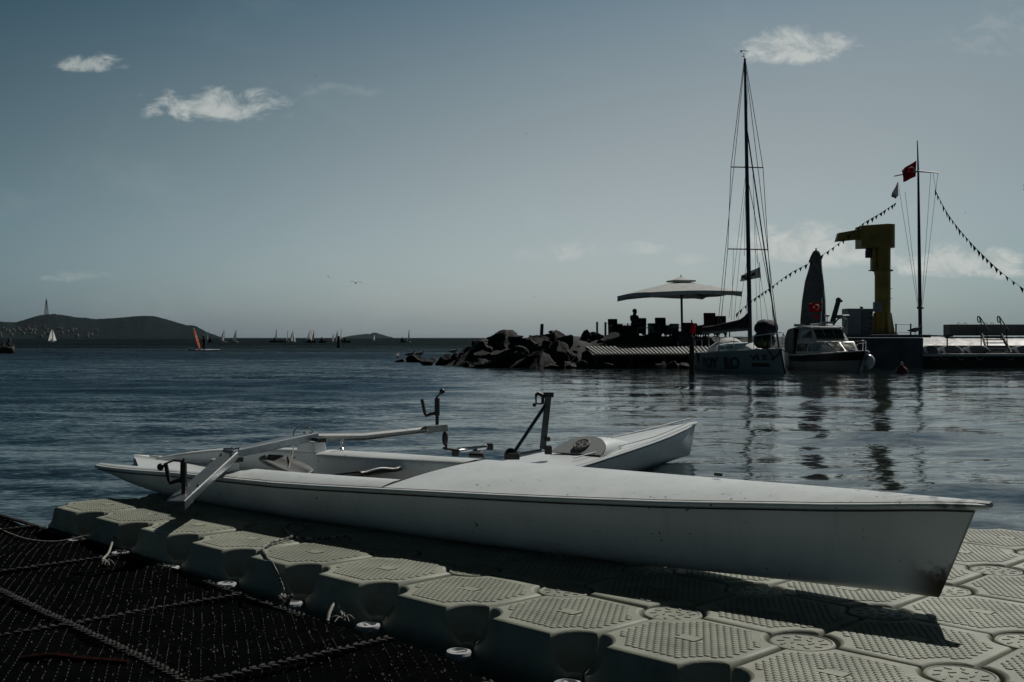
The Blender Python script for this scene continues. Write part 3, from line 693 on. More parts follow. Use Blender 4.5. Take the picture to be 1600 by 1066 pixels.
A2 = Vector((1.86, 11.80, 0)); D2 = Vector((-.53, -.85, 0)).normalized(); Y2 = Vector((D2.y, -D2.x, 0))
boat2, W2 = rowing_boat('rowing_boat', 'second white rowing boat afloat behind the dock, its bow pointing out to sea', A2, D2, Y2, -.035, -.03, M_WHITE, False, False)
def boat_two_gear():
    t = boat2
    # D-shaped bulkhead with a round hatch, fairing forward
    fc = W2(2.66, -.10, sheer(2.7) + .034); rows = []
    lean = lambda z: -D2 * (z * 2.3)
    def arc(k, ds, out=0.0):
        return [fc + D2 * ds + lean(.125 * k * math.sin(a)) + Y2 * (.245 * k * math.cos(a)) + Vector((0, 0, .125 * k * math.sin(a) - .012)) for a in np.linspace(0, math.pi, 21)]
    rows = [arc(1.0, 0), arc(.99, -.06), arc(.86, -.28), arc(.55, -.62), arc(.12, -1.0)]
    m = MB(); m.grid(rows); m.build('coaming', M_WHITE, t, 50)
    nrm = (D2 + Vector((0, 0, 2.3))).normalized(); upv = (Vector((0, 0, 1)) - D2 * 2.3).normalized()
    MB().prism([p + nrm * .004 for p in arc(.985, 0)], nrm * .008).build('bulkhead_panel', mat('grey_bulkhead', (.30, .32, .325), (.26, .28, .28), 5, .5), t, 0)
    Q = Matrix((Y2, upv, nrm)).transposed(); hm = MB(); c = fc + upv * .125 + nrm * .014
    hm.lathe([(.070, -.004), (.070, .010), (.060, .014), (.056, .009), (.0, .009)], n=28)
    for k in range(6): hm.box((.036 * math.cos(k * 1.047), .036 * math.sin(k * 1.047), .011), (.03, .007, .006), Matrix.Rotation(k * 1.047, 3, 'Z'))
    hm.v = [c + Q @ Vector((p.x, p.y * 1.25, p.z)) for p in hm.v]; hm.build('round_hatch', mat('hatch_grey', (.16, .17, .16), (.07, .07, .07), 30, .6), t)
    # deck lines
    for y0, s0 in ((.12, 2.1), (-.27, 3.0)):
        pts = [W2(s, y0 * min(1, .25 + s / 2), sheer(s) + .040) for s in np.linspace(s0, -.1, 9)]
        MB().tube(pts, .005, 6).build('deck_line', M_DARKMETAL, t)
    # raised rigger arm with its stay
    b, tp = at(848, 701, 9.2), at(857, 617, 9.15)
    mm = MB(); mm.bar(b, tp, .07, .05, (1, 0, 0)); mm.build('rigger_arm', M_DARKMETAL, t, 0, bevel=.006)
    c = at(800, 712, 8.8); MB().tube([c, at(853, 632, 9.14)], .014, 8).build('rigger_stay', M_DARKMETAL, t)
    mb = MB(); mb.box(c, (.12, .16, .05)); mb.ball(c + Vector((-.01, 0, .02)), (.045, .045, .04), 10, 8); mb.build('stay_foot', M_BLACK, t, 0, bevel=.006)
    mb = MB(); mb.box(b + Vector((.045, 0, -.01)), (.06, .09, .07)); mb.box(at(853, 686, 9.17) + Vector((.01, 0, 0)), (.05, .06, .035)); mb.build('arm_clamp', M_BLACK, t, 0, bevel=.006)
    MB().tube([c, at(845, 704, 9.15)], .012, 6).build('deck_strut', M_DARKMETAL, t)
    mb = MB(); mb.box(tp + Vector((.0, 0, .0)), (.085, .07, .04)); mb.build('arm_cap', M_BLACK, t, 0, bevel=.006)
    q = at(838, 624, 9.1); mb = MB()
    mb.tube([at(852, 620, 9.12), at(840, 615, 9.1), at(837, 619, 9.1)], .016, 8); mb.tube([at(848, 621, 9.1), at(848, 631, 9.1)], .013, 8); mb.tube([at(848, 631, 9.1), at(838, 631, 9.1), at(837, 619, 9.1)], .008, 6); mb.ball(at(835, 633, 9.1), .016, 8, 6)
    mb.build('oarlock', M_BLACK, t)
    # outboard tube of the near rigger
    p, q = at(717, 705, 8.75), at(764, 697.5, 9.05)
    MB().tube([p, q], .016, 10).build('rigger_tube', M_ALU, t)
    for nm, c_ in (('tube_clamp', at(712, 707, 8.72)), ('tube_clamp', at(765.5, 698, 9.06))):
        mb = MB(); mb.box(c_, (.055, .08, .055)); mb.build(nm, M_BLACK, t, 0, bevel=.008)
    mb = MB(); mb.tube([at(692, 700.5, 8.7), at(713, 703, 8.72)], .011, 6); mb.bar(at(716, 701, 8.75), at(760, 697, 9.0), .02, .012); mb.build('outrigger_plate', M_DARKMETAL, t)
    mb = MB(); mb.tube([at(697, 677, 8.7), at(697, 702, 8.7)], .010, 8); mb.ball(at(695.5, 685, 8.7), (.024, .03, .06), 10, 8); mb.tube([at(697, 672, 8.7), at(697, 677, 8.7)], .006, 6); mb.build('oarlock', M_BLACK, t)
    mb = MB(); mb.prism([at(732, 711, 8.6), at(757, 716, 8.6), at(755, 709, 8.6), at(750, 708, 8.6)], (0, .12, .01)); mb.tube([at(733, 711, 8.6), at(752, 712, 8.6)], .02, 8); mb.build('foot_stretcher', M_BLACK, t, 0)
    MB().box(at(743, 704, 8.9), (.03, .05, .03)).build('small_cleat', M_BLACK, t, 0)
boat_two_gear()

# ------------------------------------------------------------------ breakwater of boulders
ROCKP = [(690, 568), (700, 561), (715, 553), (728, 547), (742, 533), (756, 527), (775, 528), (800, 528), (830, 526), (848, 522), (870, 521), (890, 522), (912, 526), (935, 523), (960, 520), (990, 521), (1020, 524), (1060, 524), (1090, 524), (1130, 524), (1230, 524)]
M_ROCKB = mat('dark_breakwater_rock', (.021, .0235, .0245), (.006, .007, .008), 1.1, .85, bump=.07, bscale=2.5, spec=.25)
def crest(px): return HC + (YH - interp(px, ROCKP)) / F * 51
def breakwater():
    rows = []
    for px in np.arange(688, 1246, 4.0):
        x = (px - 800) / F * 50; c = max(crest(min(px, 1229)) - .12, .02); row = []
        for y, s in ((46.6, -.6), (47.2, .02), (48.2, .42), (49.4, .80), (50.4, .97), (51.5, 1.0), (54, 1.0), (57, .7), (60, -.3)):
            n = mnoise.noise(Vector((x * 1.1, y * 1.1, 2))) * .22 + mnoise.noise(Vector((x * 2.7, y * 2.7, 7))) * .1
            f = 1 if px > 760 else (px - 688) / 72
            row.append((x * y / 50, 51 + (y - 51) * (.35 + .65 * f), c * s + (n * min(1, c) if -.1 < s else 0)))
        rows.append(row)
    o = MB().grid(rows).build('breakwater', M_ROCKB, None, 30); o['kind'] = 'structure'
breakwater()
def rock_mesh(seed):
    r_ = random.Random(seed); bm = bmesh.new(); bmesh.ops.create_icosphere(bm, subdivisions=4, radius=1.0)
    pl = []
    for k in range(19):
        n = Vector((r_.gauss(0, 1), r_.gauss(0, 1), r_.gauss(0, 1))).normalized(); pl.append((n, r_.uniform(.36, .74)))
    for v in bm.verts:
        p = v.co.copy()
        for n, c in pl:
            d = p.dot(n)
            if d > c: p -= n * (d - c) * .98
        q = v.co * 1.7 + Vector((seed * 5.1, 0, 0))
        v.co = p * (1.22 + .10 * mnoise.noise(q) + .07 * mnoise.noise(q * 3) + .045 * mnoise.noise(q * 8))
    me = bpy.data.meshes.new('boulder'); bm.to_mesh(me); bm.free(); me.materials.append(M_ROCKB)
    me.polygons.foreach_set('use_smooth', [True] * len(me.polygons)); me.set_sharp_from_angle(angle=R(18)); return me
RM = [rock_mesh(k) for k in range(8)]
def boulder(p, size, label=None, k=None):
    o = bpy.data.objects.new('boulder', RM[rnd.randrange(8) if k is None else k]); C.objects.link(o); o.location = p; o.scale = size
    o.rotation_euler = (rnd.uniform(-.5, .5), rnd.uniform(-.5, .5), rnd.uniform(0, 6.3))
    o['label'] = label or 'dark angular boulder heaped among others on the breakwater'; o['category'] = 'rock'; o['group'] = 'boulders of the breakwater' if 'small broken' not in o['label'] else 'small stones of the breakwater'
for row, (y, s, n, sz) in enumerate(((47.1, .10, 28, .62), (48.1, .40, 26, .74), (49.3, .74, 26, .74), (50.5, .95, 24, .56))):
    for k in range(n):
        px = 716 + (k + rnd.uniform(.1, .9)) * (1100 - 716) / n
        c = crest(px)
        if px < 750 and (row == 3 or y < 47.5): continue
        y += rnd.uniform(-.35, .35); a = sz * rnd.uniform(.55, 1.45) * (min(1, max(c, .4)))
        f = min(1, max(0, (px - 688) / 72)); Y = 51 + (y - 51) * (.35 + .65 * f)
        if px > 880 and Y < 49.3: a = min(a, .38); Y = min(Y, 47.2); c = .30; s = .3
        boulder(((px - 800) / F * Y, Y, max(c * s - a * (.55 if row == 3 else .34) + rnd.uniform(-.12, .12) * c, .02)), (a * rnd.uniform(.9, 1.5), a, a * rnd.uniform(.55, .85)))
rubble = random.Random(21)
for k in range(70):
    px = rubble.uniform(720, 1085); u = rubble.random(); c = crest(px); y = 46.9 + 4 * u; a = rubble.uniform(.10, .26)
    boulder(((px - 800) / F * y, y, max(.03, c * (.1 + .95 * u))), (a * 1.3, a, a * .8), 'small broken stone lodged between the boulders of the breakwater')
def hero(px, py, Z, sx, sz, label, k):
    p = at(px, py, Z); boulder(p, (sx, sx * .9, sz), label, k)
hero(786, 540, 49.6, .98, .86, 'largest domed boulder at the seaward end of the breakwater', 1)
for k, (px, py, sx) in enumerate(((700, 562, .40), (711, 557, .42), (722, 556, .55), (730, 548, .50), (738, 556, .55), (690, 566, .35), (716, 564, .45), (744, 560, .55), (668, 566, .30))):
    p = at(px, py, 50.5); boulder((p.x, p.y, max(.02, p.z - sx * .3)), (sx * 1.3, sx, sx * .75), 'dark boulder on the low tail of the breakwater running into the water')
hero(752, 546, 49.8, .50, .62, 'pointed boulder leaning on the domed one at the breakwater tip', 4)
hero(873, 533, 49.4, .72, .58, 'broad cracked boulder on the crest right of the small upright post', 5)
hero(815, 545, 49.0, .75, .50, 'low slab boulder between the domed boulder and the upright post', 2)
hero(960, 532, 49.6, .85, .46, 'sloping boulder under the left end of the seating on the breakwater', 3)
hero(1060, 535, 49.3, .95, .48, 'pale striated boulder below the open parasol', 6)
# low reef off the tip, with gulls
for px, py, sx, sz in ((625, 562, .65, .10), (655, 560, .9, .22), (676, 561, .6, .25), (690, 563, .5, .25), (703, 560, .6, .38), (640, 564, .6, .12)):
    p = at(px, py + 2, 58); boulder((p.x, p.y, 0.0), (sx, sx * .6, sz), 'low flat rock just awash off the breakwater tip')
MB().box(at(846.5, 517, 50.2), (.16, .16, .62), Matrix.Rotation(.05, 3, 'Y'), .9).build('stone_post', M_CONC, tag(thing('stone_post', 'small upright stone post standing on the breakwater crest', 'post', at(846.5, 521, 50.2))), 0, bevel=.02)

# ------------------------------------------------------------------ people
def person(label, J, rad, hair=(.012, .01, .009), cloth=None, group=None, hat=None, scale=1.0):
    """J: dict of joint -> point, linked as one skinned figure"""
    t = thing('person', label, 'person', J['pelvis'], group)
    E = [('pelvis', 'chest'), ('chest', 'neck'), ('neck', 'head'), ('head', 'crown')]
    for s in 'LR': E += [('chest', 'sh' + s), ('sh' + s, 'el' + s), ('el' + s, 'ha' + s), ('pelvis', 'hip' + s), ('hip' + s, 'kn' + s), ('kn' + s, 'an' + s), ('an' + s, 'toe' + s)]
    rr = dict(pelvis=.125, chest=.14, neck=.058, head=.098, crown=.07, sh=.062, el=.045, ha=.034, hip=.095, kn=.066, an=.045, toe=.035)
    names = [n for n in J]; me = bpy.data.meshes.new('body')
    me.from_pydata([J[n] - t.location for n in names], [(names.index(a), names.index(b)) for a, b in E if a in J and b in J], [])
    o = bpy.data.objects.new('body', me); C.objects.link(o); o.parent = t; me.materials.append(cloth or M_DARKCLOTH)
    md = o.modifiers.new('skin', 'SKIN')
    for i, n in enumerate(names):
        v = me.skin_vertices[0].data[i]; k = rr.get(n, rr.get(n.rstrip('LR'), .05)) * scale * rad; v.radius = (k, k * .85); v.use_root = (n == 'pelvis')
    sd_ = o.modifiers.new('sub', 'SUBSURF'); sd_.levels = 1; sd_.render_levels = 2
    fwd = (J['toeL'] - J['anL']).normalized() if 'toeL' in J else Vector((0, -1, 0))
    MB().ball(J['head'] + Vector((0, 0, .035 * scale)) - fwd * .015, (.108 * scale, .112 * scale, .105 * scale), 14, 9).build('hair', mat('dark_hair', hair, None, 30, .8), t)
    f = MB(); f.ball(J['head'] + fwd * .045 * scale + Vector((0, 0, -.015)), (.075 * scale, .075 * scale, .095 * scale), 12, 9); f.ball(J['head'] + fwd * .122 * scale + Vector((0, 0, -.015)), .016 * scale, 6, 5); f.build('face', M_SKIN, t)
    h = MB()
    for s in 'LR':
        h.ball(J['ha' + s], (.045 * scale, .045 * scale, .05 * scale), 8, 6)
        for k in range(4): h.tube([J['ha' + s] + Vector((.018 * (k - 1.5), 0, -.03)), J['ha' + s] + Vector((.020 * (k - 1.5), -.02, -.085)), J['ha' + s] + Vector((.018 * (k - 1.5), -.035, -.11))], .009, 5)
        h.tube([J['ha' + s] + Vector((.04, 0, -.01)), J['ha' + s] + Vector((.06, -.02, -.06))], .010, 5)
    h.build('hands', M_SKIN, t)
    return t
def seated(p, yaw, s=1.0, lean=.0):
    """p = seat point under the pelvis"""
    Q = Matrix.Rotation(yaw, 3, 'Z'); J = {}
    def put(n, x, y, z): J[n] = Vector(p) + Q @ Vector((x, y, z)) * s
    put('pelvis', 0, 0, .10); put('chest', 0, -lean - .02, .43); put('neck', 0, -lean - .05, .60); put('head', 0, -lean - .08, .74); put('crown', 0, -lean - .08, .82)
    for n, sg in (('L', 1), ('R', -1)):
        put('sh' + n, .19 * sg, -lean - .02, .54); put('el' + n, .25 * sg, -lean - .12, .30); put('ha' + n, .15 * sg, -lean - .36, .26)
        put('hip' + n, .10 * sg, -.04, .08); put('kn' + n, .13 * sg, -.46, .12); put('an' + n, .12 * sg, -.46, -.32); put('toe' + n, .13 * sg, -.62, -.36)
    return J

# ------------------------------------------------------------------ terrace on the breakwater
def armchair(p, yaw, label, m, w=.62, hh=.86):
    t = thing('armchair', label, 'armchair', p, 'armchairs on the breakwater terrace')
    Q = Matrix.Translation(p) @ Matrix.Rotation(yaw, 4, 'Z')
    a = MB(Q); a.box((0, 0, .34), (w - .12, .56, .16)); a.build('seat', m, t, 0, bevel=.03)
    a = MB(Q); a.box((0, .27, .28 + hh / 2 - .08), (w, .12, hh - .12), Matrix.Rotation(-.12, 3, 'X')); a.build('backrest', m, t, 0, bevel=.03)
    for sx in (-1, 1):
        a = MB(Q); a.box((sx * (w / 2 - .05), 0, .42), (.10, .60, .44)); a.build('armrest', m, t, 0, bevel=.03)
    for sx in (-1, 1):
        for sy in (-1, 1):
            a = MB(Q); a.tube([(sx * (w / 2 - .05), sy * .25, -.02), (sx * (w / 2 - .05), sy * .25, .24)], .025, 6); a.build('leg', M_DARKMETAL, t)
ZT = 51.6; TZ = HC + (YH - 523.5) / F * ZT                          # terrace level
M_REDCUSH = mat('dark_red_cushion', (.07, .01, .01), (.045, .008, .008), 8, .85)
def terr(px, Z=ZT): return Vector(((px - 800) / F * Z, Z, TZ - .20))
o = MB(); o.box(((1010 - 800) / F * 52.6, 52.6, TZ - .19), (10.5, 2.6, .18)); o.build('terrace_slab', M_CONC, None, 0)['kind'] = 'structure'
for px, yaw, lab, m, w, hh in ((960, .2, 'dark armchair at the far left of the breakwater terrace', M_RATTAN, .44, .80), (998.5, -.3, 'dark rounded armchair with the seated person beside it', M_RATTAN, .56, .84),
        (1036, .3, 'tall dark armchair left of the parasol pole', M_RATTAN, .52, .86), (1022, .1, 'lower grey armchair tucked beside the tall dark one', M_DARKMETAL, .46, .60), (1074, 2.9, 'dark red armchair right of the parasol pole', M_REDCUSH, .46, .62),
        (1112, .15, 'tall dark red and black armchair left of the yacht mast', M_REDCUSH, .56, 1.08), (976, .9, 'small low dark armchair half turned, just left of the seated person', M_RATTAN, .42, .56), (1049, -.6, 'low dark armchair turned toward the parasol pole', M_DARKMETAL, .46, .58), (1088, .5, 'low black armchair between the dark red chair and the tall red one', M_RATTAN, .50, .60), (1099, -.4, 'lowest black armchair at the foot of the tall red one', M_DARKMETAL, .46, .52),
        (1127, -.1, 'black armchair beside the tall red one near the mast', M_RATTAN, .48, .94)):
    armchair(terr(px), yaw, lab, m, w, hh)
person('person in dark clothes sitting on the breakwater terrace under the parasol', seated(terr(990) + Vector((0, -.1, .58)), 2.4, .92), 1.05)
def railing():
    t = thing('wire_railing', 'thin wire railing on slim posts along the breakwater terrace', 'railing', terr(933, 53))
    px_ = [(933, 503, 52.3), (946, 503.5, 52.3), (954, 503, 53), (981, 505, 53.4), (1016, 505.5, 53.4), (1052, 506, 53.4), (1099, 507, 53.4), (1140, 508, 53.4)]
    for px, py, Z in px_: MB().tube([Vector(((px - 800) / F * Z, Z, TZ - .3)), at(px, py, Z)], .05 if px < 950 else .03, 6).build('post', M_DARKMETAL, t)
    MB().tube([at(px, py + 2, Z) for px, py, Z in px_[1:]], .010, 5).build('wire', M_DARKMETAL, t)
railing()
def side_table(px, lab):
    p = terr(px, 51.2); t = thing('low_table', lab, 'table', p, 'low tables on the terrace')
    MB().box(p + Vector((0, 0, .52)), (.75, .55, .035)).build('tabletop', M_GREY, t, 0)
    for sx in (-1, 1):
        MB().tube([p + Vector((sx * .33, 0, .5)), p + Vector((sx * .42, 0, 0))], .022, 6).build('leg', M_GREY, t)
side_table(1055, 'low pale table with splayed legs beside the parasol pole'); side_table(1008, 'low pale table in front of the rounded dark armchair')

def open_parasol():
    Z = 52.6; b = terr(1066, Z); k = Z / F
    t = thing('open_parasol', 'large open square canvas parasol with a small vent cap on the breakwater', 'parasol', b)
    MB().tube([b, at(1064.5, 445, Z)], .055, 10).build('pole', M_DARKMETAL, t)
    cz = at(1064, 452, Z); ap = at(1064, 440, Z); cor = []
    a0 = math.radians(239); hs = 3.12
    tilt = Vector((.012, 0, 0))
    for q in range(4):
        a = a0 + q * math.pi / 2; cor.append(Vector((cz.x - .15 + hs * math.cos(a), cz.y + hs * math.sin(a), cz.z - .22 + .02 * hs * math.cos(a))))
    rows = []; N = 10
    for r in np.linspace(.16, 1, 7):
        row = []
        for q in range(4):
            for u in np.linspace(0, 1, N, endpoint=False):
                e = cor[q].lerp(cor[(q + 1) % 4], u); e = e + Vector((0, 0, .06 * math.sin(u * math.pi)))
                p = ap.lerp(e, r); p.z = ap.z + (e.z - ap.z) * (r ** 1.25); row.append(p)
        rows.append(row)
    val = [[p.copy() for p in rows[-1]], []]
    for i, p in enumerate(rows[-1]): val[1].append(p + Vector((0, 0, -.17 - .03 * math.sin(i * .9) - (.06 if i % N == 0 else 0))))
    MB().grid(rows, True).build('canopy', M_CANVAS, t, 50)
    MB().grid(val, True).build('valance', M_CANVAS, t, 50)
    vc = MB(); c = at(1064, 437.5, Z); hs2 = .74; vr = []
    for s_, dz in ((.02, .15), (.5, .05), (1.0, -.03), (1.0, -.10)):
        vr.append([c + Vector((hs2 * s_ * math.cos(a0 + q * math.pi / 2), hs2 * s_ * math.sin(a0 + q * math.pi / 2), dz)) for q in range(4)])
    vc.grid(vr, True); vc.build('vent_cap', M_CANVAS, t, 30)
    for q in range(4): MB().bar(cz + Vector((0, 0, .02)), cor[q] + Vector((0, 0, -.03)), .04, .05).build('rib', M_DARKMETAL, t, 0)
    MB().tube([c + Vector((0, 0, .13)), c + Vector((0, 0, .23))], .025, 6).build('finial', M_DARKMETAL, t)
open_parasol()
def closed_parasol():
    Z = 47.0; b = at(1271, 522, Z); k = Z / F
    t = thing('closed_parasol', 'tall furled parasol in a grey cover standing behind the small cabin boat', 'parasol', b)
    prof = [(522, 1251, 1290), (500, 1251, 1289), (470, 1253, 1288.5), (440, 1258, 1286), (420, 1264, 1284), (411, 1266, 1283.5), (409, 1263.5, 1283.5), (400, 1267, 1282.5), (393, 1270.5, 1280), (391, 1274, 1276)]
    rows = []
    for py, x0, x1 in prof:
        c = at((x0 + x1) / 2, py, Z); r = (x1 - x0) / 2 * k
        rows.append([c + Vector((r * math.cos(a) * (1 + .06 * math.sin(a * 7 + py * .02)), r * .9 * math.sin(a) * (1 + .06 * math.sin(a * 7)), 0)) for a in np.linspace(0, 2 * math.pi, 28, endpoint=False)])
    m = MB(); m.grid(rows, True); m.build('cover', M_GREYCANVAS, t, 60)
    MB().tube([at(1275, 393, Z), at(1275, 388, Z)], .03, 6).build('finial', M_DARKMETAL, t)
    MB().tube([b + Vector((0, 0, -.4)), b], .06, 8).build('pole', M_DARKMETAL, t)
closed_parasol()
def slatted_ramp():
    t = thing('slatted_ramp', 'long low ramp of pale diagonal slats running along the foot of the breakwater', 'ramp', at(1010, 553, 46.4))
    a0, a1 = at(926, 553.5, 46.4), at(1200, 552, 46.4); b0, b1 = at(915, 541.5, 48.6), at(1200, 541.5, 48.6)
    m = MB(); m.prism([a0 + Vector((0, 0, -.03)), a1 + Vector((0, 0, -.03)), b1 + Vector((0, 0, -.03)), b0 + Vector((0, 0, -.03))], (0, 0, -.10)); m.build('frame', M_BROWNWOOD, t, 0)
    n = 46
    for k in range(n):
        u = (k + .2) / n; u2 = min(u + .022, 1)
        p, q = b0.lerp(b1, u), a0.lerp(a1, u2)
        MB().bar(p, q, .075, .035).build('slat', mat('pale_slat', (.30, .31, .30), (.17, .17, .165), 3, .7), t, 0)
    for px in (930, 985, 1040, 1095):
        p = at(px, 556, 46.6); MB().tube([p, Vector((p.x, p.y, -.3))], .07, 8).build('pile', M_BROWNWOOD, t)
slatted_ramp()

# ------------------------------------------------------------------ quay, crane, flagpole
def cloth(corners, nx, ny, wave, ph=0.0):
    a, b, c, d = [Vector(p) for p in corners]; n = (b - a).cross(d - a).normalized(); rows = []
    for j in range(ny + 1):
        v = j / ny; rows.append([a.lerp(b, i / nx).lerp(d.lerp(c, i / nx), v) + n * wave * (i / nx) * math.sin(i / nx * 7 + v * 1.8 + ph) for i in range(nx + 1)])
    return rows
def star_crescent(mb, c, ux, uz, nrm, r):
    """crescent and five-pointed star laid 6 mm in front of the cloth"""
    o = Vector(c) + nrm * .03; P = lambda x, y: o + ux * x * r + uz * y * r
    out = [P(math.cos(a), math.sin(a)) for a in np.linspace(R(38), R(322), 26)]
    inn = [P(.26 + .80 * math.cos(a), .80 * math.sin(a)) for a in np.linspace(R(50), R(310), 26)]
    mb.grid([out, inn])
    st = [P(1.12 + (.42 if k % 2 == 0 else .17) * math.cos(math.pi + k * math.pi / 5), (.42 if k % 2 == 0 else .17) * math.sin(math.pi + k * math.pi / 5)) for k in range(10)]
    mb.add(st + [P(1.12, 0)], [(k, (k + 1) % 10, 10) for k in range(10)])
QZ = 46.4; QT = HC + (YH - 523) / F * QZ
def box_px(m, x0, x1, y0, y1, Z, depth):
    a, b = at(x0, y0, Z), at(x1, y1, Z); m.box(((a.x + b.x) / 2, Z + depth / 2, (a.z + b.z) / 2), (b.x - a.x, depth, a.z - b.z))
def quay():
    m = MB(); box_px(m, 1330, 1443, 528, 592, QZ, 7); m.build('quay_wall', M_CONC, None, 0, bevel=.03)['kind'] = 'structure'
    m = MB(); box_px(m, 1322, 1455, 523, 527.6, QZ - .25, 8); m.build('quay', mat('quay_deck_concrete', (.16, .17, .17), (.10, .105, .11), 1.5, .85), None, 0, bevel=.02)['kind'] = 'structure'
    m = MB(); box_px(m, 1443, 1800, 553, 557, 46.2, 4.0); m.build('pontoon_deck', mat('pale_pontoon_edge', (.50, .52, .52), (.4, .42, .42), 3, .6), None, 0)['kind'] = 'structure'
    m = MB(); box_px(m, 1443, 1800, 557, 592, 46.7, 3); m.build('pier_base', M_BROWNWOOD, None, 0)['kind'] = 'structure'
    m = MB(); rows = []  # pale mottled slope added to cover the sun glitter behind the pier
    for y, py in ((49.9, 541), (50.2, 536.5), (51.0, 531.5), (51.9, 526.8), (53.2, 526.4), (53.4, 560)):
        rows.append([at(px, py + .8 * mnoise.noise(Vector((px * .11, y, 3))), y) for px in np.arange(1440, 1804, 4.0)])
    m.grid(rows); m.build('glitter_cover', mat('pale_mottled_cover', (.30, .31, .31), (.12, .125, .13), 1.3, .55, bump=.03, bscale=3.0), None, 40)['kind'] = 'structure'
    m = MB(); box_px(m, 1447, 1800, 540, 553, 49.8, 3); m.build('pier_back', M_DARKMETAL, None, 0)['kind'] = 'structure'
    t = thing('gangway', 'thin sloping gangway plate leading right from the quay top', 'gangway', at(1460, 526, 46.6))
    MB().bar(at(1440, 524.4, 46.8), at(1482, 525.5, 46.8), 1.0, .05).build('plate', M_DARKMETAL, t, 0); MB().tube([at(1480, 526, 46.4), at(1480, 553, 46.4)], .03, 6).build('post', M_DARKMETAL, t)
    # parapet blocks
    for x0, x1, lab in ((1484, 1525, 'shorter concrete parapet block at the left end of the sea wall'), (1526, 1700, 'long concrete parapet block of the sea wall behind the steps')):
        t = thing('parapet_block', lab, 'sea wall', at((x0 + x1) / 2, 540, 52)); m = MB(); box_px(m, x0, x1, 507, 524.5, 52, .8); m.build('block', mat('parapet_concrete', (.15, .15, .145), (.10, .10, .10), .8, .9, bump=.01), t, 0, bevel=.02)
        e = MB()
        for px in (x0 + 14, x0 + 24): c = at(px, 507, 52.3); e.tube([c + Vector((.07 * math.cos(a), 0, .09 * math.sin(a) - .01)) for a in np.linspace(0, math.pi, 8)], .012, 5)
        e.build('lifting_eye', M_DARKMETAL, t)
        m = MB(); box_px(m, x0, x1, 538, 560, 52.1, .6); m.build('footing', M_CONC, t, 0)
    # steps with two looped handrails
    t = thing('boarding_steps', 'dark metal steps with two looped handrails going down to the pontoon', 'steps', at(1555, 553, 46.6))
    for k in range(6):
        u = k / 5; a, b = at(1533 + 6 * u + 4, 526 + 25 * u, 49 - 2.2 * u), at(1566 + 14 * u, 526 + 25 * u, 49 - 2.2 * u)
        MB().bar(a, b, .24, .045).build('tread', M_DARKMETAL, t, 0)
    for s in (0, 1):
        MB().bar(at(1535 + s * 30, 524, 49.1), at(1543 + s * 38, 554, 46.7), .05, .16).build('stringer', M_BROWNWOOD, t, 0)
        x = 1530 + s * 31; tp = curve([at(x + 3, 553 if s == 0 else 530, 48), at(x + 3, 508, 48), at(x + 2, 502, 48), at(x, 495, 48), at(x - 2, 494.5, 48), at(x - 2.5, 499, 48), at(x - 1.5, 503, 48), at(x + 1, 503, 48), at(x + 1.5, 496, 48)], 4)
        MB().tube(tp, .026, 6).build('handrail', M_DARKMETAL, t)
        MB().tube([at(x + 1, 495.5, 48), at(x + 15, 517, 47.3)], .024, 6).build('handrail', M_DARKMETAL, t)
        MB().tube([at(x + 11, 510, 47.6), at(x + 13, 540, 47.2)], .024, 6).build('handrail_post', M_DARKMETAL, t)
    # small boats stored on their sides along the pontoon
    for k, (x0, x1) in enumerate(((1443, 1466), (1469, 1503), (1507, 1546), (1582, 1622))):
        lab = ['half hidden dinghy stored against the quay wall', 'second stored dinghy from the quay wall, white gunwale showing', 'stored dinghy just left of the boarding steps', 'stored dinghy right of the boarding steps'][k]
        c = at((x0 + x1) / 2, 553, 46.9); w = (x1 - x0) / F * 46.9; hgt = .34
        t = thing('stored_dinghy', lab, 'dinghy', c, 'dinghies stored along the pontoon'); rows, rim = [], []
        for u in np.linspace(0, 1, 9):
            ww = w * .5 * (1 - .75 * u ** 2); row = []
            for a in np.linspace(0, math.pi, 17): row.append(c + Vector((ww * math.cos(a) * (1 if a > 1.57 else 1.0), u * 1.6, hgt * (1 - .6 * u * u) * math.sin(a) ** .8)))
            rows.append(row)
        MB().grid(rows).build('hull', mat('grey_dinghy_hull', (.10, .11, .115), (.07, .08, .085), 3, .5), t, 60)
        m = MB(); f = rows[0]
        m.add([c + Vector((0, 0, .0))] + [p for p in f], [(0, i, i + 1) for i in range(1, len(f))]); m.build('transom', mat('grey_dinghy_hull', (.1, .1, .1)), t, 0)
        m = MB(); m.tube([f[1] + Vector((.05, -.02, .02))] + [p + Vector((0, -.02, .015)) for p in f[2:7]], .022, 6); m.build('gunwale', M_WHITE, t)
        m = MB(); q = [c + Vector((-w * .52, -.03, .28)), c + Vector((-w * .43, -.03, .14)), c + Vector((-w * .34, -.03, .02)), c + Vector((-w * .20, -.03, .02)), c + Vector((-w * .30, -.03, .14)), c + Vector((-w * .33, -.03, .28))]
        m.prism(q, (0, .03, 0)); m.build('stern_panel', M_WHITE, t, 0)
    # fenders under the pontoon edge
    for k, px in enumerate((1420, 1461, 1475, 1500, 1530, 1578)):
        c = at(px, 559.5, 46.55); t = thing('fender', 'pale tyre-like fender hanging under the pontoon edge', 'fender', c, 'fenders along the pontoon')
        MB().tube(curve([c + Vector((-.13, 0, .04)), c + Vector((-.04, -.02, -.05)), c + Vector((.08, -.02, -.06)), c + Vector((.16, 0, .03))], 4), .035, 8).build('pad', mat('grubby_fender', (.36, .36, .35), (.2, .2, .2), 8, .7), t)
quay()
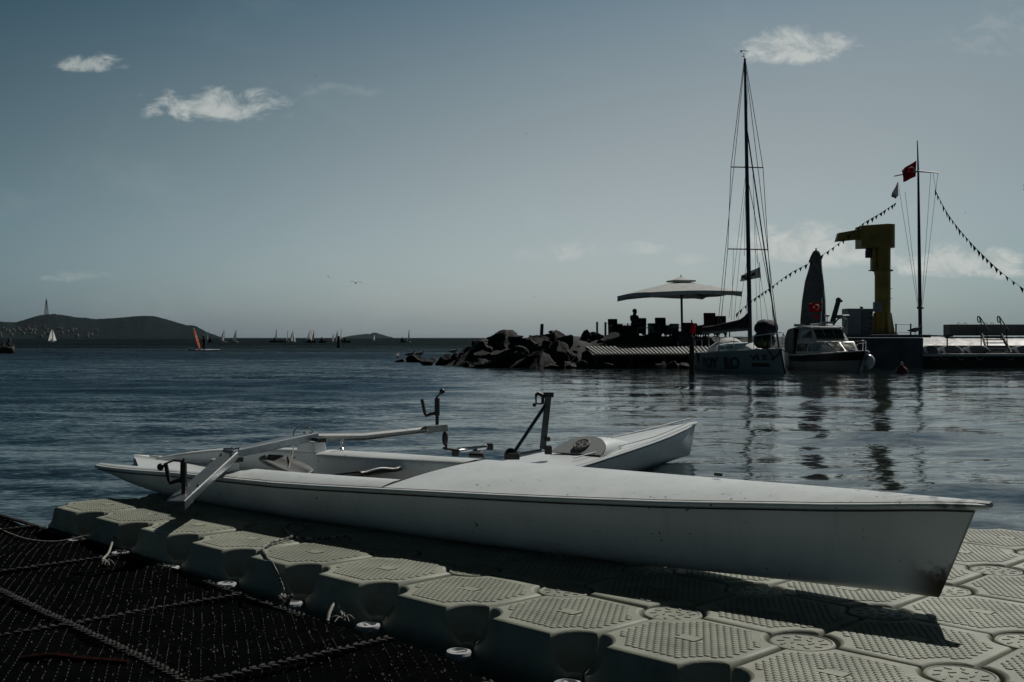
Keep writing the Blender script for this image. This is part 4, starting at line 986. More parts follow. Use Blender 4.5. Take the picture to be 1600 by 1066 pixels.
def crane():
    Z = 48.5; k = Z / F; b = at(1379, 522, Z)
    t = thing('jib_crane', 'yellow pillar crane with a short jib pointing left on the quay', 'crane', Vector((b.x, b.y, QT)))
    col = at(1379, 400, Z); r = 12 * k; zt = at(0, 386, Z).z
    MB().lathe([(r, QT), (r, zt + .05)], (b.x, b.y, 0), 28).build('column', M_YELLOW, t)
    MB().lathe([(r + .10, -.03), (r + .10, .03)], (b.x, b.y, at(0, 423, Z).z), 28).build('flange', M_YELLOW, t)
    MB().lathe([(23 * k, 0), (23 * k, .05)], (b.x, b.y, QT), 28).build('base_plate', M_DARKMETAL, t)
    for a in (0.15, math.pi / 2 + .15, math.pi + .15, 3 * math.pi / 2 + .15):
        d = Vector((math.cos(a), math.sin(a), 0)); n = Vector((-d.y, d.x, 0)); z1 = at(0, 489, Z).z
        o = Vector((b.x, b.y, 0)) - n * .02
        MB().prism([o + d * r * .95 + Vector((0, 0, QT)), o + d * 21 * k + Vector((0, 0, QT)), o + d * 20 * k + Vector((0, 0, QT + .12)), o + d * 14.5 * k + Vector((0, 0, z1)), o + d * r * .95 + Vector((0, 0, z1))], n * .04).build('gusset', M_YELLOW, t, 0)
    # slewing head: rounded behind, straight in front
    h0, h1 = at(0, 387.5, Z).z, at(0, 351, Z).z; hw = .46; out = []
    for a in np.linspace(-math.pi / 2, math.pi / 2, 15): out.append(Vector((b.x + .10 + hw * math.cos(a) * .88, b.y + hw * math.sin(a), h0)))
    out += [Vector((b.x - 38 * k, b.y + hw, h0 - .02)), Vector((b.x - 38.5 * k, b.y - hw, h0 - .02))]
    m = MB(); top = [p + Vector((0, 0, h1 - h0 - .07 * (p.x < b.x - .3))) for p in out]
    n = len(out); m.add(out + top, [tuple(range(n - 1, -1, -1)), tuple(range(n, 2 * n))] + [(i, (i + 1) % n, n + (i + 1) % n, n + i) for i in range(n)]); m.build('slewing_head', M_YELLOW, t, 35, bevel=.015)
    j0, j1 = at(1342, 363, Z), at(1306, 371, Z - .55)
    m = MB(); a = j0; w = .17
    q = [at(1346, 358, Z) , at(1309.5, 364.5, Z), at(1305, 378, Z), at(1346, 374, Z)]
    m.prism([p + Vector((0, -w, 0)) for p in q], (0, 2 * w, 0)); m.build('jib', M_YELLOW, t, 0, bevel=.012)
    m = MB(); m.box(at(1311, 367, Z), (.10, .44, .06)); m.build('jib_end', M_YELLOW, t, 0)
    m = MB(); m.tube([at(1358, 392, Z), at(1358, 403, Z)], .17, 14); m.box(at(1358, 390, Z), (.26, .2, .12)); m.build('hoist_motor', M_BLACK, t)
    m = MB(); box_px(m, 1363, 1369, 386, 423, Z - .2, .3); m.build('cable_duct', M_YELLOW, t, 0)
    m = MB(); box_px(m, 1366.5, 1378, 472, 487, Z - .62, .24); m.build('control_box', M_GREY, t, 0, bevel=.01)
    m = MB(); m.tube([at(1357, 423, Z - .3), at(1367, 423, Z - .3)], .025, 6); m.tube([at(1366, 424, Z - .3), at(1367, 431, Z - .3)], .02, 6)
    for py in (451, 466): m.tube([at(1390, py, Z), at(1394, py, Z)], .02, 6)
    m.build('step_pegs', M_DARKMETAL, t)
    m = MB(); m.box((b.x - .56, b.y - .475, (h0 + h1) / 2 - .12), (.36, .012, .26)); m.build('plate_sign', mat('faded_yellow_plate', (.20, .15, .03), None, 20, .6), t, 0)
crane()
def cabinet():
    Z = 47.6; t = thing('equipment_cabinet', 'grey steel equipment cabinet beside the crane base on the quay', 'cabinet', at(1343, 522, Z))
    m = MB(); box_px(m, 1325, 1346, 482, 523.2, Z, .9); m.build('body', M_GREY, t, 0, bevel=.015)
    m = MB(); box_px(m, 1346.5, 1364, 482.5, 523.2, Z + .06, .8); m.build('side_panel', mat('dull_grey_panel', (.15, .155, .15), None, 4, .6), t, 0, bevel=.01)
    m = MB()
    for k in range(4): box_px(m, 1359, 1362, 488 + k * 8, 491 + k * 8, Z + .03, .03)
    m.build('vents', M_BLACK, t, 0); m = MB(); m.ball(at(1346, 481.5, Z + .3), .08, 10, 6); m.build('vent_cap', M_DARKMETAL, t)
    t = thing('davit', 'small grey tubular davit leaning left of the equipment cabinet', 'davit', at(1302, 505, 46))
    MB().tube([at(1300, 506, 46), at(1310, 470, 46)], [.11, .10], 10).build('arm', M_DARKMETAL, t); m = MB(); m.tube([at(1308, 469, 46), at(1316, 471, 46)], .05, 8); m.ball(at(1310, 469.5, 46), .12, 10, 7); m.build('head', M_DARKMETAL, t)
    MB().tube([at(1304, 495, 46), at(1326, 494.5, 47)], .07, 8).build('brace', M_DARKMETAL, t)
cabinet()
def quay_rail():
    t = thing('quay_railing', 'short low railing on the quay between the crane and the flagpole', 'railing', at(1408, 522, 47.5))
    for px in (1400, 1423): MB().tube([at(px, 523.5, 47.5), at(px, 506, 47.5)], .035, 6).build('post', M_DARKMETAL, t)
    for py in (507, 519.5): MB().tube([at(1398, py, 47.5), at(1423, py, 47.5)], .014, 6).build('rail', M_DARKMETAL, t)
quay_rail()
def flagpole():
    Z = 47.2; t = thing('flagpole', 'tall slim flagpole with a crosstree standing on the end of the quay', 'flagpole', at(1438, 523, Z)); k = Z / F
    MB().tube([at(1438, 523, Z), at(1436, 380, Z), at(1434.5, 270, Z), at(1433, 220, Z)], [3.1 * k, 2.5 * k, 1.6 * k, .7 * k], 10).build('pole', M_DARKMETAL, t)
    MB().tube([at(1397, 275.5, Z), at(1434, 268, Z - .12), at(1467, 270.5, Z)], [.022, .035, .022], 6).build('crosstree', M_DARKMETAL, t)
    m = MB(); m.tube([at(1433, 481, Z), at(1443, 481, Z)], .05, 6); m.build('cleat', M_DARKMETAL, t)
    for a, b in (((1403, 285), (1434, 480)), ((1414, 300), (1435, 478)), ((1465, 272), (1441, 480)), ((1454, 271), (1440, 478)), ((1458, 272), (1462, 298))):
        MB().tube([at(*a, Z), at(*b, Z - .05)], .008, 5).build('halyard', M_DARKMETAL, t)
    f = thing('national_flag', 'red flag with a white crescent and star flying at the top of the flagpole', 'flag', at(1432, 251, Z))
    c = [at(1431.5, 251, Z - .05), at(1406.5, 267, Z - .3), at(1411, 285, Z - .3), at(1430.5, 276, Z - .05)]
    rows = cloth(c, 14, 7, .10, .6)
    MB().grid(rows).build('cloth', M_RED, f, 60, solid=.012)
    w = MB(); ux = (c[1] - c[0]).normalized(); nz = Vector((-.2, -1, 0)).normalized(); uz = nz.cross(ux) * -1
    star_crescent(w, at(1424, 265.5, Z - .34), ux, uz, Vector((0, -1, 0)), .15); w.build('crescent_and_star', M_WHITECLOTH, f, 0)
    f = thing('pennant_flag', 'limp white flag hanging from the left end of the crosstree', 'flag', at(1402, 284, Z))
    MB().grid(cloth([at(1402.5, 284, Z), at(1391.5, 308, Z - .1), at(1398.5, 311, Z - .1), at(1403.5, 306, Z)], 8, 8, .07)).build('cloth', M_WHITECLOTH, f, 60, solid=.01)
flagpole()
def bunting(label, pts, n, size, Z0, Z1, seed):
    r_ = random.Random(seed); P = []
    for i, (x, y) in enumerate(pts): P.append(at(x, y, Z0 + (Z1 - Z0) * i / (len(pts) - 1)))
    t = thing('bunting_string', label, 'bunting', P[0]); c = curve(P, 12); MB().tube(c, .008, 5).build('cord', M_DARKMETAL, t)
    for k in range(n):
        u = (k + .5) / n * (len(c) - 1); i = int(u); p = c[i].lerp(c[min(i + 1, len(c) - 1)], u - i); d = (c[min(i + 1, len(c) - 1)] - c[i]).normalized()
        s = size * r_.uniform(.8, 1.2); sw = r_.uniform(-.5, .5); dn = Vector((.25 * sw, sw, -1)).normalized()
        m = MB(); a, b = p - d * s * .55, p + d * s * .55; e = p + dn * s * 1.25 + d * s * r_.uniform(-.3, .3)
        m.prism([a, b, b.lerp(e, .7), e, a.lerp(e, .7)] if r_.random() < .5 else [a, b, e], Vector((0, .012, 0)))
        m.build('pennant', (M_DARKCLOTH, M_DARKCLOTH, M_NAVY, M_GREYCANVAS, M_REDCUSH)[r_.randrange(5)], t, 0)
bunting('long string of small dark pennants dipping left from the flagpole past the crane', [(1400, 317), (1376, 333), (1345, 352), (1310, 381), (1272, 407), (1235, 427), (1205, 449), (1180, 466), (1150, 491)], 36, .14, 47.2, 46.5, 1)
bunting('string of dark pennants dropping right from the flagpole out of the frame', [(1461, 297), (1480, 333), (1505, 366), (1535, 398), (1570, 430), (1620, 466)], 24, .17, 47.2, 46, 2)

# ------------------------------------------------------------------ moored boats
def text_mesh(txt, shear=0.0):
    cu = bpy.data.curves.new('t', 'FONT'); cu.body = txt; cu.shear = shear; cu.offset = .045
    o = bpy.data.objects.new('t', cu); C.objects.link(o)
    me = bpy.data.meshes.new_from_object(o.evaluated_get(bpy.context.evaluated_depsgraph_get()))
    vs = [v.co.copy() for v in me.vertices]; fs = [tuple(p.vertices) for p in me.polygons]
    bpy.data.objects.remove(o); bpy.data.curves.remove(cu); bpy.data.meshes.remove(me)
    x0, x1 = min(v.x for v in vs), max(v.x for v in vs); y0, y1 = min(v.y for v in vs), max(v.y for v in vs)
    return [((v.x - x0) / (x1 - x0), (v.y - y0) / (y1 - y0)) for v in vs], fs
def yacht():
    S, Bw = Vector((8.07, 44.7, 0)), Vector((9.29, 38.9, 0)); h = (Bw - S).normalized(); L = (Bw - S).length; n = Vector((h.y, -h.x, 0))
    t = thing('sailing_yacht', 'white yacht with one tall dark mast and dark hull lettering, moored by the breakwater', 'yacht', S.lerp(Bw, .5))
    hb = lambda u: float(np.interp(u, [0, .15, .4, .6, .8, .93, 1], [.88, 1.02, 1.18, 1.10, .72, .30, .03]))
    fb = lambda u: float(np.interp(u, [0, .4, 1], [.62, .68, .84]))
    def P(u, y, z): return S + h * (u * L) + n * y + Vector((0, 0, z))
    def side(u, v, out=0.0):        # v 0 waterline .. 1 deck edge, side facing left in the photo
        f = .90 + .10 * v ** .7; rk = .06 * (1 - v) * max(0, (u - .8) / .2)
        return P(u + rk, hb(u) * f + out, fb(u) * v)
    us = [0, .05, .15, .25, .35, .45, .55, .65, .75, .83, .9, .95, .98, 1.0]; rows = []
    for u in us:
        rk = lambda v: .06 * (1 - v) * max(0, (u - .8) / .2)
        half = [(1, 1), (.985, .75), (.965, .5), (.94, .25), (.90, 0), (.7, -.35), (.3, -.55), (0, -.6)]
        r = [P(u + rk(max(v, 0)), hb(u) * f, fb(u) * v) for f, v in half]; r += [P(u + rk(max(v, 0)), -hb(u) * f, fb(u) * v) for f, v in half[-2::-1]]
        rows.append(r)
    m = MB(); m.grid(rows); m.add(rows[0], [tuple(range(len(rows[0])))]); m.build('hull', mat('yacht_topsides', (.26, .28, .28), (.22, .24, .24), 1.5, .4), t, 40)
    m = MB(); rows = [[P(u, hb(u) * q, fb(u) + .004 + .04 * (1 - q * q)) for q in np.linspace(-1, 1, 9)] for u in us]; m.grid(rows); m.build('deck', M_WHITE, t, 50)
    for sg in (-1, 1): MB().tube([P(u, sg * hb(u), fb(u) + .02) for u in us], .022, 6).build('toe_rail', M_WHITE, t)
    # coachroof with dark ports
    rows = []
    for u, w, z in ((.28, .66, .02), (.285, .64, .30), (.45, .60, .36), (.60, .48, .30), (.68, .36, .16), (.73, .30, .02)):
        b = fb(u) + .02; rows.append([P(u, y, b + zz) for y, zz in ((w + .05, 0), (w, z * .85), (w - .12, z), (-w + .12, z), (-w, z * .85), (-w - .05, 0))])
    m = MB(); m.grid(rows); m.add(rows[0], [tuple(range(6))]); m.build('coachroof', M_WHITE, t, 30)
    m = MB()
    for u0, u1 in ((.33, .42), (.45, .54)):
        w0, w1 = .645, .60; q = [P(u0, w0 + .035, fb(u0) + .12), P(u1, w1 + .045, fb(u1) + .12), P(u1, w1 + .02, fb(u1) + .23), P(u0, w0 + .005, fb(u0) + .25)]; m.prism(q, n * .012)
    m.build('port_window', M_GLASS, t, 0)
    # pale tarpaulin over the companionway, cockpit coamings
    rows = []
    for u, w, z in ((.13, .72, .05), (.17, .70, .42), (.24, .62, .58), (.31, .55, .42)):
        rows.append([P(u, w * math.cos(a), fb(u) + .03 + z * math.sin(a) ** .8) for a in np.linspace(0, math.pi, 13)])
    MB().grid(rows).build('tarpaulin', M_CANVAS, t, 50)
    # mast, spreaders, boom
    mb, mt = P(.57, 0, .80), at(1163.5, 92, 41.4); ax = (mt - mb)
    MB().tube([mb.lerp(mt, q) for q in (0, .3, .6, .85, 1)], [.105, .10, .088, .07, .05], 10, flat=.8).build('mast', M_DARKMETAL, t)
    sp = []
    for py, x0, x1 in ((261, 1142, 1192), (389, 1137, 1200)):
        a, b = at(x0, py, 41.3), at(x1, py + 1, 41.5); sp.append((a, b)); MB().tube([a, b], .026, 6).build('spreader', M_DARKMETAL, t)
    be = at(1098, 519, 43.6); bs = mb + Vector((-.05, 0, 0)); bs.z = at(0, 514, 41.4).z
    MB().bar(bs, be, .11, .14).build('boom', mat('grey_boom', (.12, .125, .13), None, 4, .5), t, 0, bevel=.02)
    rows = []
    for q in np.linspace(0, 1, 12):
        c = bs.lerp(be, q) + Vector((0, 0, .07)); hh = np.interp(q, [0, .06, .2, .45, 1], [.62, .50, .33, .26, .16]); w = np.interp(q, [0, .2, 1], [.12, .17, .10]); d = (be - bs).normalized(); a_ = Vector((d.y, -d.x, 0))
        rows.append([c + a_ * w * math.cos(a) + Vector((0, 0, hh * max(0, math.sin(a)) ** .9 - .04 + .015 * math.sin(q * 60 + a * 3))) for a in np.linspace(-.3, math.pi + .3, 13)])
    MB().grid(rows).build('sail_cover', M_DARKCLOTH, t, 60)
    # folded headsail / cover lump on the foredeck
    m = MB(); c = at(1197, 513, 40.1); m.ball(c, (.42, .5, .33), 22, 16); m.v = [v + Vector((0, 0, .05 * mnoise.noise(v * 4) + .03 * mnoise.noise(v * 9))) for v in m.v]; m.build('foredeck_cover', M_NAVY, t, 60)
    m = MB(); c = at(1194, 532, 40.2); m.ball(c, (.40, .55, .30), 18, 12); m.v = [v + Vector((.04 * mnoise.noise(v * 5), 0, .04 * mnoise.noise(v * 7))) for v in m.v]; m.build('sail_bag', M_DARKCLOTH, t, 60)
    # standing and running rigging
    lines = [([mt + Vector((-.03, 0, -.1)), sp[0][0], sp[1][0], P(.52, hb(.52), fb(.52))], .012), ([mt + Vector((.03, 0, -.1)), sp[0][1], sp[1][1], P(.52, -hb(.52), fb(.52))], .012),
             ([mt, P(0.0, 0, fb(0) + .02)], .011), ([mt, P(.985, 0, fb(1) + .02)], .012), ([mb.lerp(mt, .78), P(.975, 0, fb(1) + .02)], .026), ([mb.lerp(mt, .60), at(1213, 508, 40)], .012)]
    for x0, y0, x1, y1 in ((1166, 262, 1139, 497), (1167, 270, 1147, 500), (1169, 395, 1153, 500), (1176, 262, 1183, 505), (1177, 300, 1190, 500), (1172, 390, 1165, 500), (1146, 389, 1143, 500), (1180, 390, 1200, 500), (1168, 130, 1163, 400)):
        lines.append(([at(x0, y0, 41.3), at(x1, y1, 41.3)], .007))
    for p, r in lines: MB().tube(p, r, 5).build('rigging_line', M_DARKMETAL, t)
    # masthead instruments
    m = MB(); a = at(1162, 83, 41.4); m.tube([mt + Vector((0, 0, -.05)), at(1162, 88, 41.4), a], .012, 5); m.bar(at(1156.5, 79.5, 41.4), at(1169, 80.5, 41.4), .02, .02); m.prism([at(1156, 79, 41.4), at(1160, 81.5, 41.4), at(1157.5, 83, 41.4)], (0, .01, 0)); m.tube([at(1158.5, 88.5, 41.4), at(1163, 88.5, 41.4)], .015, 5); m.build('wind_vane', M_DARKMETAL, t, 0)
    # pulpit, stanchions, lifelines
    for sg in (-1, 1):
        tp = []
        for u in (.02, .2, .36, .52, .68, .84, .95):
            b = P(u, sg * hb(u) * .97, fb(u)); e = b + Vector((0, 0, .52)); tp.append(e); MB().tube([b, e], .013, 5).build('stanchion', M_STEEL, t)
        MB().tube(tp, .007, 5).build('lifeline', M_DARKMETAL, t)
    pts = curve([P(.84, hb(.84), fb(.84) + .5), P(.95, hb(.95), fb(.95) + .56), P(1.02, 0, fb(1) + .58), P(.95, -hb(.95), fb(.95) + .56), P(.84, -hb(.84), fb(.84) + .5)], 6)
    MB().tube(pts, .016, 6).build('pulpit', M_STEEL, t)
    # dark mooring warps draped over the side
    for u, dz in ((.08, .5), (.93, .40)):
        p = side(u, 1.0, .02); MB().tube(curve([p + Vector((0, 0, .05)), side(u + .03, .6, .03), side(u + .02, 1 - dz * 1.5 + .2, .03), side(u + .06, .8, .03), side(u + .07, 1.02, .02)], 5), .022, 6).build('warp', M_BLACK, t)
    # lettering, as far as it can be read
    M_LET = mat('dark_hull_lettering', (.014, .015, .02), None, 3, .5)
    def letter(txt, u0, u1, v0, v1, shear=.1, m=M_LET):
        vs, fs = text_mesh(txt, shear); mm = MB(); mm.add([side(u0 + (u1 - u0) * x, v0 + (v1 - v0) * y, .012) for x, y in vs], fs); mm.build('lettering', m, t, 0)
    letter('BOY', .22, .52, .16, .74); letter('RO', .58, .73, .14, .74); letter('VI E', .815, .925, .56, .80, 0)
    mm = MB(); mm.prism([side(.825, .28, .008), side(.93, .28, .008), side(.928, .44, .008), side(.823, .44, .008)], n * .006); mm.build('name_plate', mat('dull_red_plate', (.05, .015, .012), None, 4, .6), t, 0)
    # things on and about it
    f = thing('fender', 'yellow-green round fender on the foredeck of the yacht', 'fender', at(1190, 537, 39.3)); m = MB(); m.ball(at(1190, 537, 39.3), (.15, .15, .12), 14, 10); m.tube([at(1190, 531, 39.3), at(1190, 526, 39.3)], .02, 6); m.build('buoy_body', mat('dull_yellow_fender', (.20, .20, .05), None, 5, .6), f)
    f = thing('club_flag', 'pale grey flag with dark lettering flying left from the yacht rigging', 'flag', at(1187, 420, 41.8)); c = [at(1187, 417.5, 41.8), at(1156, 431, 41.4), at(1157, 440, 41.4), at(1188, 434, 41.8)]
    MB().grid(cloth(c, 16, 6, .08, 1.0)).build('cloth', M_WHITECLOTH, f, 60, solid=.01)
    m = MB(); a, b = Vector(c[0]), Vector(c[1]); q = lambda u, v: a.lerp(b, u).lerp(Vector(c[3]).lerp(Vector(c[2]), u), v) + Vector((0, -.10, 0))
    m.add([q(.28, .62), q(.30, .25), q(.46, .38), q(.5, .66)], [(0, 1, 2, 3)]); m.build('emblem', M_REDCUSH, f, 0)
    vs, fs = text_mesh('SPOR'); m = MB(); m.add([q(.52 + .42 * (1 - x) if False else .95 - .42 * x, .62 - .42 * y) for x, y in vs], fs); m.build('lettering', M_DARKCLOTH, f, 0)
    MB().tube([at(1186.5, 410, 41.8), at(1189, 440, 41.8)], .012, 5).build('staff', M_DARKMETAL, f)
    # ensign on the stern and the pile beside it
    f = thing('ensign', 'dark red ensign hanging limp at the stern of the yacht', 'flag', at(1082, 503, 44)); MB().tube([at(1080.5, 500, 44), at(1083, 545, 44)], .025, 6).build('staff', M_DARKMETAL, f)
    MB().grid(cloth([at(1081.5, 503, 43.9), at(1086, 508, 43.8), at(1085, 522, 43.8), at(1077, 520, 43.9)], 6, 8, .08)).build('cloth', M_RED, f, 60, solid=.012)
    p = on(1081, 584, 0.0); f = thing('mooring_pile', 'dark timber mooring pile standing in the water at the stern of the yacht', 'pile', p); MB().lathe([(.10, -.8), (.095, .3), (.08, 1.25), (.06, 1.3), (0, 1.31)], p, 12).build('timber', M_BROWNWOOD, f); MB().lathe([(.105, .55), (.115, .6), (.105, .65)], p, 12).build('rope_collar', M_BLACK, f)
yacht()

def cabin_boat():
    Bw = Vector((12.65, 41.1, 0)); h = Vector((.13, -.99, 0)).normalized(); L = 5.0; S = Bw - h * L; n = Vector((h.y, -h.x, 0))
    t = thing('cabin_boat', 'small white motor boat with a two-tier cabin and dark sheer band, moored against the quay', 'motor boat', S.lerp(Bw, .5))
    hb = lambda u: float(np.interp(u, [0, .2, .5, .75, .9, .97, 1], [.92, 1.0, 1.02, .84, .52, .22, .03]))
    fb = lambda u: float(np.interp(u, [0, .4, .8, 1], [.55, .56, .66, .76]))
    def P(u, y, z): return S + h * (u * L) + n * y + Vector((0, 0, z))
    us = [0, .1, .25, .4, .55, .68, .78, .86, .92, .965, .99, 1.0]
    def band(prof, name, m):
        rows = []
        for u in us:
            rk = lambda v: .10 * max(0, v) * max(0, (u - .7) / .3)
            r = [P(u + rk(v), hb(u) * f, fb(u) * v) for f, v in prof]; rows.append(r + [P(u + rk(v), -hb(u) * f, fb(u) * v) for f, v in prof[::-1]] if name != 'hull' else r + [P(u + rk(v), -hb(u) * f, fb(u) * v) for f, v in prof[-2::-1]])
        mm = MB()
        if name == 'hull': mm.grid(rows); mm.add(rows[0], [tuple(range(len(rows[0])))])
        else:
            k = len(prof); mm.grid([r[:k] for r in rows]); mm.grid([r[k:] for r in rows])
        mm.build(name, m, t, 40)
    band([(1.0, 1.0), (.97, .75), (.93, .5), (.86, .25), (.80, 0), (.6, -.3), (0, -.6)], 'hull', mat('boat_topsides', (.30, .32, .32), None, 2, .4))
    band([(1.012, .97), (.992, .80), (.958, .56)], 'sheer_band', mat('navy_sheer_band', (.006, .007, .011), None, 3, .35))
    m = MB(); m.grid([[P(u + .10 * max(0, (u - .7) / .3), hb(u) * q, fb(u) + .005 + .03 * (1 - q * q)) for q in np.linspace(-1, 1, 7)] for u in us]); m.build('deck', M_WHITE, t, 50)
    for sg in (-1, 1): MB().tube([P(u + .10 * max(0, (u - .7) / .3), sg * hb(u) * 1.01, fb(u) + .01) for u in us], .025, 6).build('rub_rail', M_WHITE, t)
    # lower cabin
    def shell(st, name, m):
        rows = []
        for u, w, z0, z1, tw in st: rows.append([P(u, w, z0), P(u, w - tw, z1 - .02), P(u, w - tw - .05, z1), P(u, -(w - tw - .05), z1), P(u, -(w - tw), z1 - .02), P(u, -w, z0)])
        mm = MB(); mm.grid(rows); mm.add(rows[0], [tuple(range(6))]); mm.add(rows[-1], [tuple(range(6))]); return mm.build(name, m, t, 25)
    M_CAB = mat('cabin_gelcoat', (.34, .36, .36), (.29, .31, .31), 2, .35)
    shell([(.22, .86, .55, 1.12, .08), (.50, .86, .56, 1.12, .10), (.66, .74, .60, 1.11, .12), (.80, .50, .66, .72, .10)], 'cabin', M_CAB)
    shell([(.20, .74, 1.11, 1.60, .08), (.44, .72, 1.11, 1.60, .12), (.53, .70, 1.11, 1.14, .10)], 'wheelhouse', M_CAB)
    shell([(.15, .80, 1.60, 1.67, .04), (.34, .80, 1.61, 1.72, .05), (.47, .72, 1.60, 1.65, .05)], 'wheelhouse_roof', M_CAB)
    m = MB(); m.box(P(.30, .1, 1.76), (.5, .34, .08)); m.build('roof_hatch', M_WHITE, t, 0, bevel=.02)
    M_PANE = mat('grey_cabin_pane', (.055, .065, .068), None, 3, .10, spec=.9)
    def quad(name, c, out, m):
        mm = MB(); d = (Vector(c[1]) - Vector(c[0])).cross(Vector(c[3]) - Vector(c[0])).normalized()
        if d.dot(out) < 0: d = -d
        mm.prism([Vector(p) + d * .006 for p in c], d * .012); return mm.build(name, m, t, 0)
    W = lambda u, f: (float(np.interp(u, [.22, .5, .66, .8], [.86, .86, .74, .5])) - f * float(np.interp(u, [.22, .5, .66], [.08, .10, .12])))
    Zc = lambda u, f: float(np.interp(u, [.22, .5, .66], [.55, .56, .60])) * (1 - f) + 1.11 * f
    for u0, u1 in ((.24, .36), (.38, .50), (.52, .645)):
        quad('side_window', [P(u0, W(u0, .28), Zc(u0, .28)), P(u1, W(u1, .28), Zc(u1, .28)), P(u1, W(u1, .85), Zc(u1, .85)), P(u0, W(u0, .85), Zc(u0, .85))], n, M_PANE)
    for y0, y1 in ((.56, .05), (-.05, -.56)):
        fr = lambda y, f: P(.66 + (.80 - .66) * (1 - f), y * (1 - .30 * (1 - f)) , .72 + (1.11 - .72) * f)
        quad('front_window', [fr(y0, .12), fr(y1, .12), fr(y1, .88), fr(y0, .88)], h, M_PANE)
    for y0, y1 in ((.56, .22), (.18, -.18), (-.22, -.56)):
        fr = lambda y, f: P(.44 + .09 * (1 - f), y, 1.14 + (1.60 - 1.14) * f); quad('windscreen', [fr(y0, .14), fr(y1, .14), fr(y1, .86), fr(y0, .86)], h, M_GLASS)
    quad('wheelhouse_side_window', [P(.24, .715, 1.22), P(.47, .68, 1.22), P(.43, .62, 1.53), P(.24, .672, 1.53)], n, M_GLASS)
    # canvas enclosure aft
    rows = []
    for u, w, z in ((-.02, .86, 1.30), (.06, .90, 1.60), (.19, .88, 1.66)):
        rows.append([P(u, w, .55), P(u, w - .03, z - .05), P(u, w - .10, z), P(u, -w + .10, z), P(u, -w + .03, z - .05), P(u, -w, .55)])
    m = MB(); m.grid(rows); m.add(rows[0], [tuple(range(6))]); m.build('canvas_enclosure', M_GREYCANVAS, t, 25)
    # bow rail, roof rail, roof gear
    pts = curve([P(.52, .98, .60), P(.56, .96, .98), P(.74, .84, 1.04), P(.92, .46, 1.10), P(1.06, 0, 1.14), P(.92, -.46, 1.10), P(.74, -.84, 1.04), P(.56, -.96, .98), P(.52, -.98, .6)], 5); MB().tube(pts, .016, 6).build('bow_rail', M_STEEL, t)
    for u, y in ((.70, .86), (.86, .60), (.86, -.60), (.70, -.86)): MB().tube([P(u, y, fb(u)), P(u + .02, y * .97, fb(u) + .42)], .013, 5).build('rail_post', M_STEEL, t)
    pts = curve([P(.42, -.74, 1.62), P(.45, -.76, 1.95), P(.30, -.78, 2.0), P(.18, -.78, 1.68)], 5); MB().tube(pts, .03, 6).build('roof_rail', M_DARKMETAL, t)
    m = MB(); m.box(P(.20, .66, 1.74), (.35, .25, .10)); m.box(P(.34, -.2, 1.84), (.5, .2, .08)); m.tube([P(.3, -.3, 1.7), P(.3, -.3, 2.1)], .02, 6); m.ball(P(.3, -.3, 2.12), (.12, .12, .05), 10, 6); m.build('roof_gear', M_GREY, t, 0)
    # flag above the wheelhouse
    p0 = at(1287, 472, 43.3); f = thing('national_flag', 'red flag with a white crescent and star on a short staff above the cabin boat', 'flag', at(1285, 505, 43.3)); MB().tube([at(1283, 508, 43.3), at(1284.5, 466, 43.3)], .018, 6).build('staff', M_STEEL, f)
    c = [at(1284, 472.5, 43.2), at(1263.5, 474.5, 43.1), at(1263.5, 488, 43.1), at(1284, 487, 43.2)]
    MB().grid(cloth(c, 12, 6, .04)).build('cloth', M_RED, f, 60, solid=.01); m = MB(); ux = (c[1] - c[0]).normalized(); star_crescent(m, at(1276, 480, 43.05), ux, Vector((0, 0, 1)), Vector((0, -1, 0)), .11); m.build('crescent_and_star', M_WHITECLOTH, f, 0)
    m = MB(); c2 = at(1276, 495, 43.1); m.ball(c2, (.13, .1, .08), 12, 8); m.build('folded_cloth', M_RED, tag(thing('folded_cloth', 'small red cloth bundle on the roof of the cabin boat', 'cloth', c2)), 60)
    for px, py, Z, r, lab in ((1357, 565, 41.4, (.23, .23, .27), 'large round white fender hanging off the bow of the cabin boat'), (1229, 563, 45.4, (.17, .17, .34), 'long white fender hanging off the stern of the cabin boat')):
        c3 = at(px, py, Z); f = thing('fender', lab, 'fender', c3); MB().ball(c3, r, 18, 12).build('fender_body', M_WHITE, f); MB().tube([c3 + Vector((0, 0, r[2])), c3 + Vector((-.05, .1, r[2] + .3))], .012, 5).build('lanyard', M_DARKMETAL, f)
cabin_boat()
def buoy():
    p = on(1409, 583, 0); t = thing('mooring_buoy', 'small red mooring buoy floating in front of the quay', 'buoy', p)
    MB().lathe([(.02, -.12), (.19, -.06), (.22, .06), (.18, .16), (.07, .25), (.05, .30), (0, .31)], p, 18).build('float_body', mat('red_buoy_plastic', (.15, .008, .010), None, 5, .45), t); MB().lathe([(.20, -.02), (.228, .02), (.224, .05)], p, 18).build('waterline_band', M_BLACK, t)
    MB().tube([p + Vector((.05 * math.cos(a), 0, .33 + .05 * math.sin(a))) for a in np.linspace(0, 6.28, 12)], .012, 5).build('ring', M_STEEL, t)
buoy()

